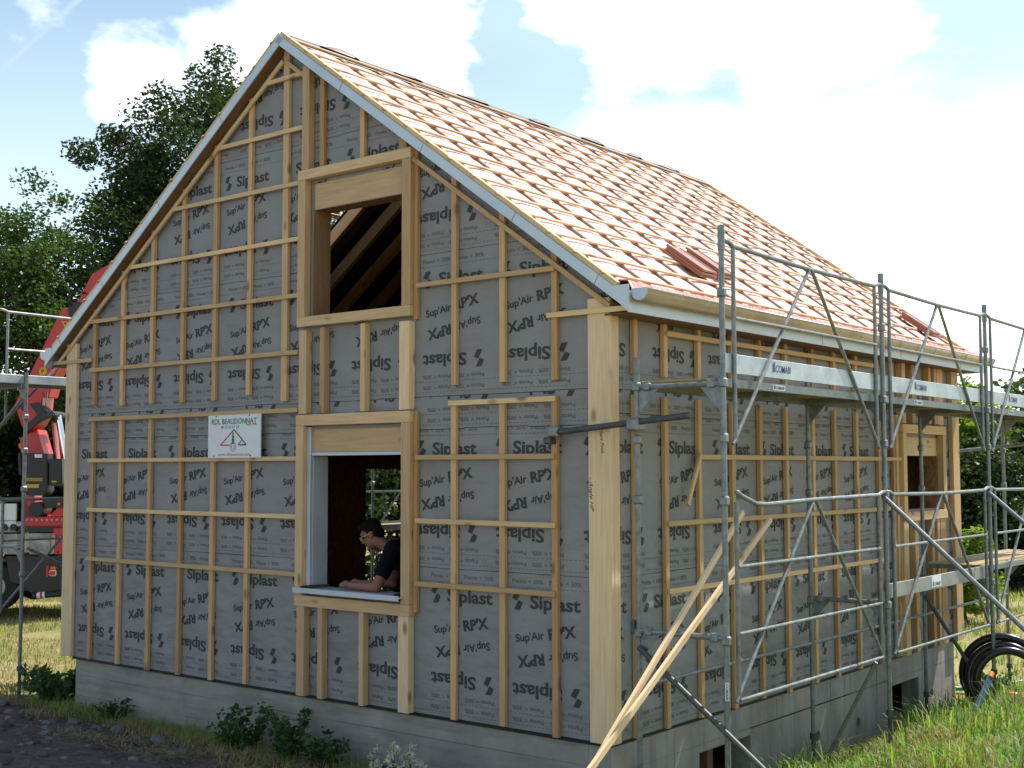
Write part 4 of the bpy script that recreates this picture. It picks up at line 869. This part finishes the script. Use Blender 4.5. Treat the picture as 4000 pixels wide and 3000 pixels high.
def planting():
    b=bp(640,32); tree('broadleaf_tree','tall dark broadleaf tree rising behind the left roof slope','tree',b,13,b+Vector((.55,.40,8.75)),(3.05,3.05,4.4),400,260,.125,M['leaf_dark'],None,.66,.28,40,1.0,3)
    b=bp(990,36); tree('broadleaf_tree','dark broadleaf tree half hidden behind the upper left roof edge','tree',b,12,b+Vector((0,0,8.5)),(3.0,3.0,4.2),130,170,.16,M['leaf_dark'],None,.7,.28,24,1.0,5)
    b=bp(130,29); tree('broadleaf_tree','lighter green feathery tree at the left edge of the photo','tree',b,9,b+Vector((0,0,6.45)),(2.8,2.8,2.75),230,170,.115,M['leaf_mid'],None,.55,.16,30,1.0,8)
    b=bp(-330,30); tree('broadleaf_tree','low green tree standing left of the feathery tree','tree',b,9,b+Vector((0,0,5.2)),(2.6,2.6,3.2),120,150,.14,M['leaf_mid'],None,.7,.16,16,1.0,9)
    for i,(px,dp,r,z,lab) in enumerate(((60,34,2.7,2.7,'dark dense shrub tree behind the left scaffold'),(420,35,2.7,3.0,'dark dense shrub tree behind the crane boom'),(-250,33,2.8,2.4,'dark dense shrub tree at the left edge behind the truck bed'),(750,37,2.8,3.0,'dark dense shrub tree hidden behind the left house wall'))):
        b=bp(px,dp); tree('hedge_tree',lab,'tree',b,6,b+Vector((0,0,z)),(r,r,3.2),140,160,.17,M['leaf_dark'],'dark trees behind the truck',.75,.14,14,1.1,20+i)
    for i,(px,dp,r,z,lab) in enumerate(((1350,26,2.4,2.6,'dark tree seen through the lower window, left part of the view'),(1560,27,2.4,2.8,'dark tree seen through the lower window, right part of the view'))):
        b=bp(px,dp); tree('hedge_tree',lab,'tree',b,6,b+Vector((0,0,z)),(r,r,3.0),150,130,.14,M['leaf_dark'],'trees seen through the window',.6,.12,14,1.1,30+i)
    b=bp(3745,30); tree('broadleaf_tree','yellow green tree top showing above the upper scaffold deck','tree',b,6,b+Vector((0,0,3.1)),(1.25,1.25,1.75),80,110,.17,M['leaf_lime'],None,.45,.12,14,1.0,40)
    b=bp(4010,31); tree('broadleaf_tree','dark green tree at the right edge above the upper scaffold deck','tree',b,6,b+Vector((0,0,2.9)),(1.35,1.35,1.75),90,110,.17,M['leaf_dark'],None,.45,.12,14,1.0,41)
    for i,(px,dp,r,z,lab) in enumerate(((3560,28,1.6,1.2,'dark thicket tree hidden behind the far house corner'),(3730,28.5,1.4,1.5,'dark thicket tree just right of the far house corner'),(3890,28,1.4,1.3,'dark thicket tree behind the third scaffold pole'),(4060,28,1.6,1.5,'dark thicket tree at the right edge below the deck'))):
        b=bp(px,dp); tree('thicket_tree',lab,'tree',b,4,b+Vector((0,0,z)),(r,r,1.9),100,150,.13,M['leaf_dark'],'dark thicket past the house corner',.5,.1,12,1.1,50+i)
    b=bp(3768,21); tree('bright_shrub','bright yellow green shrub beside the far house corner','shrub',b,2,b+Vector((0,0,.85)),(.40,.40,.75),60,90,.085,M['leaf_lime'],None,.20,.03,12,1.2,60)
    for i,(px,dp) in enumerate(((4180,34),(4420,36))):
        b=bp(px,dp); tree('broadleaf_tree','tall tree outside the right edge of the photo','tree',b,6,b+Vector((0,0,3.4)),(2,2,2.6),70,80,.25,M['leaf_mid'],'trees outside the right edge',.6,.14,10,1.0,70+i)
    # weeds at the foot of the gable
    def weed(x,y,h,n,m,label,leaf=.07,spread=.16,name='weed',grp=None):
        z=hz(x,y); t=thing(name,label,'plant',(x,y,z),grp); cs=[];st=[]
        for i in range(n):
            a=random.uniform(0,6.28); r=random.random()**.6*spread; hh=h*random.uniform(.5,1); lean=Vector((math.cos(a)*r,math.sin(a)*r,0)); p0=Vector((x,y,z-.02))+lean*.5; p1=Vector((x,y,z))+lean*1.6+Vector((0,0,hh)); mid=p0.lerp(p1,.55)+Vector((0,0,.04))
            st.append(tube_data([p0,mid,p1],[.005,.004,.002],5,cap=False))
            for k in range(7): q=p0.lerp(p1,.25+.125*k); cs.append(q[:])
        V,F=leaf_cloud(cs,[leaf*1.0]*len(cs),6,leaf); fastmesh('foliage',V,F,m,t); merged('stem',st,M['stem'],t)
    weed(-3.95,-.24,.40,13,M['leaf_weed'],'leftmost and bushiest of three nettle clumps against the concrete below the window',.065,.17); weed(-3.28,-.24,.43,13,M['leaf_weed'],'middle and tallest of three nettle clumps against the concrete below the window',.065,.17); weed(-2.80,-.27,.30,11,M['leaf_weed'],'rightmost and lowest of three nettle clumps against the concrete below the window',.06,.17)
    weed(-7.75,.15,.38,16,M['leaf_weed'],'dark weeds growing in the hollow by the left scaffold foot',.10,.3); weed(-6.15,-.14,.20,10,M['leaf_weed'],'small grassy weed at the left end of the concrete',.05,.12)
    def flowers(x,y):
        z=hz(x,y); t=thing('flowering_weed','pale dry flowering weed in front of the concrete at the bottom edge','plant',(x,y,z)); cs=[];st=[]
        for i in range(60):
            a=random.uniform(0,6.28); r=random.random()**.5*.26; hh=random.uniform(.14,.42)*(1-.8*r*r/.07*.4); p0=Vector((x,y,z-.02)); p1=Vector((x+math.cos(a)*r,y+math.sin(a)*r*.7,z+hh)); st.append(tube_data([p0,p0.lerp(p1,.5)+Vector((0,0,.03)),p1],[.003,.0025,.0015],4,cap=False)); cs.append(p1[:])
        V,F=leaf_cloud(cs,[.028]*len(cs),16,.026,1.0); fastmesh('flower_head',V,F,M['petal'],t); V,F=leaf_cloud([(c[0]*.7+x*.3,c[1]*.7+y*.3,z+(c[2]-z)*.55) for c in cs],[.05]*len(cs),5,.05); fastmesh('foliage',V,F,M['leaf_weed'],t); merged('stem',st,M['stem'],t)
    flowers(-1.62,-.62)
    # a leafy plant by the far coil
    weed(.2,7.9,.28,10,M['leaf_weed'],'leafy weed growing behind the black pipe coil',.08,.2)
planting()

def blades(name,pts,lmin,lmax,w,m,lean=.5,seg=2):
    """curved grass blades from an (n,3) array of roots"""
    n=len(pts); a=rng.uniform(0,2*np.pi,n); L=rng.uniform(lmin,lmax,n); le=rng.uniform(.1,1,n)*lean
    d=np.stack([np.cos(a),np.sin(a),np.zeros(n)],1); s=np.stack([-np.sin(a),np.cos(a),np.zeros(n)],1)*w*rng.uniform(.6,1.3,n)[:,None]
    b0=pts; b1=pts+d*(L*le*.25)[:,None]+np.array([0,0,1])*(L*.55)[:,None]; b2=pts+d*(L*le)[:,None]+np.array([0,0,1])*(L*(1-.35*le))[:,None]
    V=np.stack([b0-s,b0+s,b1+s*.8,b1-s*.8,b2],1).reshape(-1,3); I=np.arange(n)[:,None]*5
    F=np.concatenate([I+np.array([0,1,2]),I+np.array([0,2,3]),I+np.array([3,2,4])],0)
    return fastmesh(name,V,F,m)
def scatter(n,x0,x1,y0,y1,keep):
    X=rng.uniform(x0,x1,n); Y=rng.uniform(y0,y1,n); k=np.array([keep(x,y) for x,y in zip(X,Y)]); X,Y=X[k],Y[k]
    return np.array([(x,y,hz(x,y)-.01) for x,y in zip(X,Y)])
def lawn():
    inh=lambda x,y: -7.3<x<-.03 and .03<y<7.45
    den=lambda x,y,f=1.2,s=0: mnoise.noise(Vector((x*f,y*f,s)))
    def keep(x,y): return not inh(x,y) and (x>.02) and (den(x,y)>-.42+random.uniform(-.15,.15)) and random.random()<min(1,.55+x*.4)
    g=blades('grass',scatter(70000,.02,5.2,-1.6,8.5,keep),.04,.15,.0055,M['grass'],1.5); tag(g,None,None,None,'stuff')
    g=blades('tall_grass',scatter(4200,.0,2.6,-1.4,7.5,lambda x,y: not inh(x,y) and den(x,y,1.6,4)>.08),.18,.42,.0065,M['grass'],1.2); g['kind']='stuff'
    g=blades('dry_grass',scatter(42000,.05,5.2,-1.5,9,lambda x,y: not inh(x,y) and den(x,y,1.5,9)>-.05),.06,.19,.005,M['straw'],1.0); g['kind']='stuff'
    # strip along the gable foot and the yard on the left
    def k2(x,y): return y<.04 and den(x,y,1.8,2)>-.25+ (abs(y+.2)*.9)
    g=blades('grass',scatter(2000,-7.6,.4,-.65,.03,k2),.06,.22,.004,M['grass'],.8); g['kind']='stuff'
    g=blades('dry_grass',scatter(11000,-8.6,.4,-1.5,.03,lambda x,y: den(x,y,1.3,6)>-.35+abs(y+.22)*1.25-.10*max(0,x+6.5)),.04,.15,.0034,M['straw'],2.2); g['kind']='stuff'
    def k3(x,y): return not inh(x,y) and x<-7.4 and den(x,y,.7,7)>-.35 and y>-.1-.35*(x+7.4)*0
    g=blades('dry_grass',scatter(52000,-20,-7.4,-.3,12,k3),.04,.13,.006,M['straw'],1.2); g['kind']='stuff'
    g=blades('grass',scatter(26000,-20,-7.4,-.3,12,lambda x,y:k3(x,y) and den(x,y,.8,11)>.02),.05,.16,.006,M['grass'],1.0); g['kind']='stuff'
    g=blades('dry_grass',scatter(26000,-8,6,8.2,24,lambda x,y: den(x,y,.6,3)>-.2),.06,.2,.009,M['straw'],1.1); g['kind']='stuff'
    g=blades('grass',scatter(26000,-8,6,7.6,24,lambda x,y: den(x,y,.6,13)>-.1),.06,.22,.009,M['grass'],1.0); g['kind']='stuff'
lawn()
def straw_bits():
    P=np.concatenate([scatter(900,-9,.2,-3.5,-.4,lambda x,y: mnoise.noise(Vector((x*.8,y*.8,31)))>-.1),scatter(5000,-5.6,-.3,-1.3,-.2,lambda x,y: mnoise.noise(Vector((x*1.4,y*1.4,37)))>-.05)]); V=[];F=[]
    for p in P:
        a=random.uniform(0,6.28); L=random.uniform(.04,.16); d=np.array([math.cos(a)*L,math.sin(a)*L,random.uniform(-.01,.045)]); n=np.array([-math.sin(a),math.cos(a),0])*.0022; o=len(V); q=p+np.array([0,0,.022])
        V+=[q-n,q+n,q+d+n,q+d-n]; F.append((o,o+1,o+2,o+3))
    g=fastmesh('loose_straw',np.array(V),np.array(F),M['straw']); g['kind']='stuff'
straw_bits()
def rock_bm(r,seed):
    bm=bmesh.new(); bmesh.ops.create_icosphere(bm,subdivisions=2,radius=r)
    for v in bm.verts:
        n=v.co.normalized(); v.co*=1+.55*mnoise.noise(n*1.9+Vector((seed*3.1,0,0)))+.22*mnoise.noise(n*5+Vector((0,seed,0))); v.co.z*=.62
    return bm
def gravel():
    bases=[]
    for s in range(6):
        bm=rock_bm(1,s+1); bmesh.ops.triangulate(bm,faces=bm.faces); bases.append((np.array([v.co[:] for v in bm.verts]),np.array([[v.index for v in f.verts] for f in bm.faces]))); bm.free()
    VV=[];FF=[];o=0; pts=scatter(9000,-9.6,.3,-4.2,-.35,lambda x,y: mnoise.noise(Vector((x*1.1,y*1.1,21)))>-.35 or y<-1)
    heap=scatter(150,-7.9,-4.3,-1.05,-.55,lambda x,y: mnoise.noise(Vector((x*1.6,y*1.6,41)))>.0); pts=list(pts)+[tuple(h)+(1,) for h in heap]
    for p in pts:
        big=len(p)>3; p=np.array(p[:3]); b,f=bases[random.randrange(6)]; sc=(.012+.05*random.random()**3.5) if big else .007+.05*random.random()**9; a=random.uniform(0,6.28); c,s=math.cos(a),math.sin(a); v=b*sc*np.array([random.uniform(.7,1.4),random.uniform(.7,1.3),1]); v=v@np.array([[c,s,0],[-s,c,0],[0,0,1]])+p+np.array([0,0,sc*.25]); VV.append(v); FF.append(f+o); o+=len(v)
    g=fastmesh('gravel',np.concatenate(VV),np.concatenate(FF),M['clod']); g['kind']='stuff'
    spots=[(-5.9,-.75,.085,'flat grey stone in the gravel left of the weeds'),(-5.35,-.62,.10,'grey stone in the gravel by the dry grass'),(-4.6,-.70,.11,'wide dark stone below the nettle clump'),(-7.5,-.62,.10,'pale grey stone at the left in the gravel'),(-6.6,-1.3,.06,'small pale stone in the open gravel'),(-5.0,-1.75,.05,'small round pale stone near the bottom edge')]
    for i,(x,y,r,l) in enumerate(spots):
        tag(bmobj('stone',rock_bm(r*.72,i+11),M['rock'],None,Matrix.Translation((x,y,hz(x,y)+r*.2)),True),l,'stone','larger stones in the gravel')
gravel()
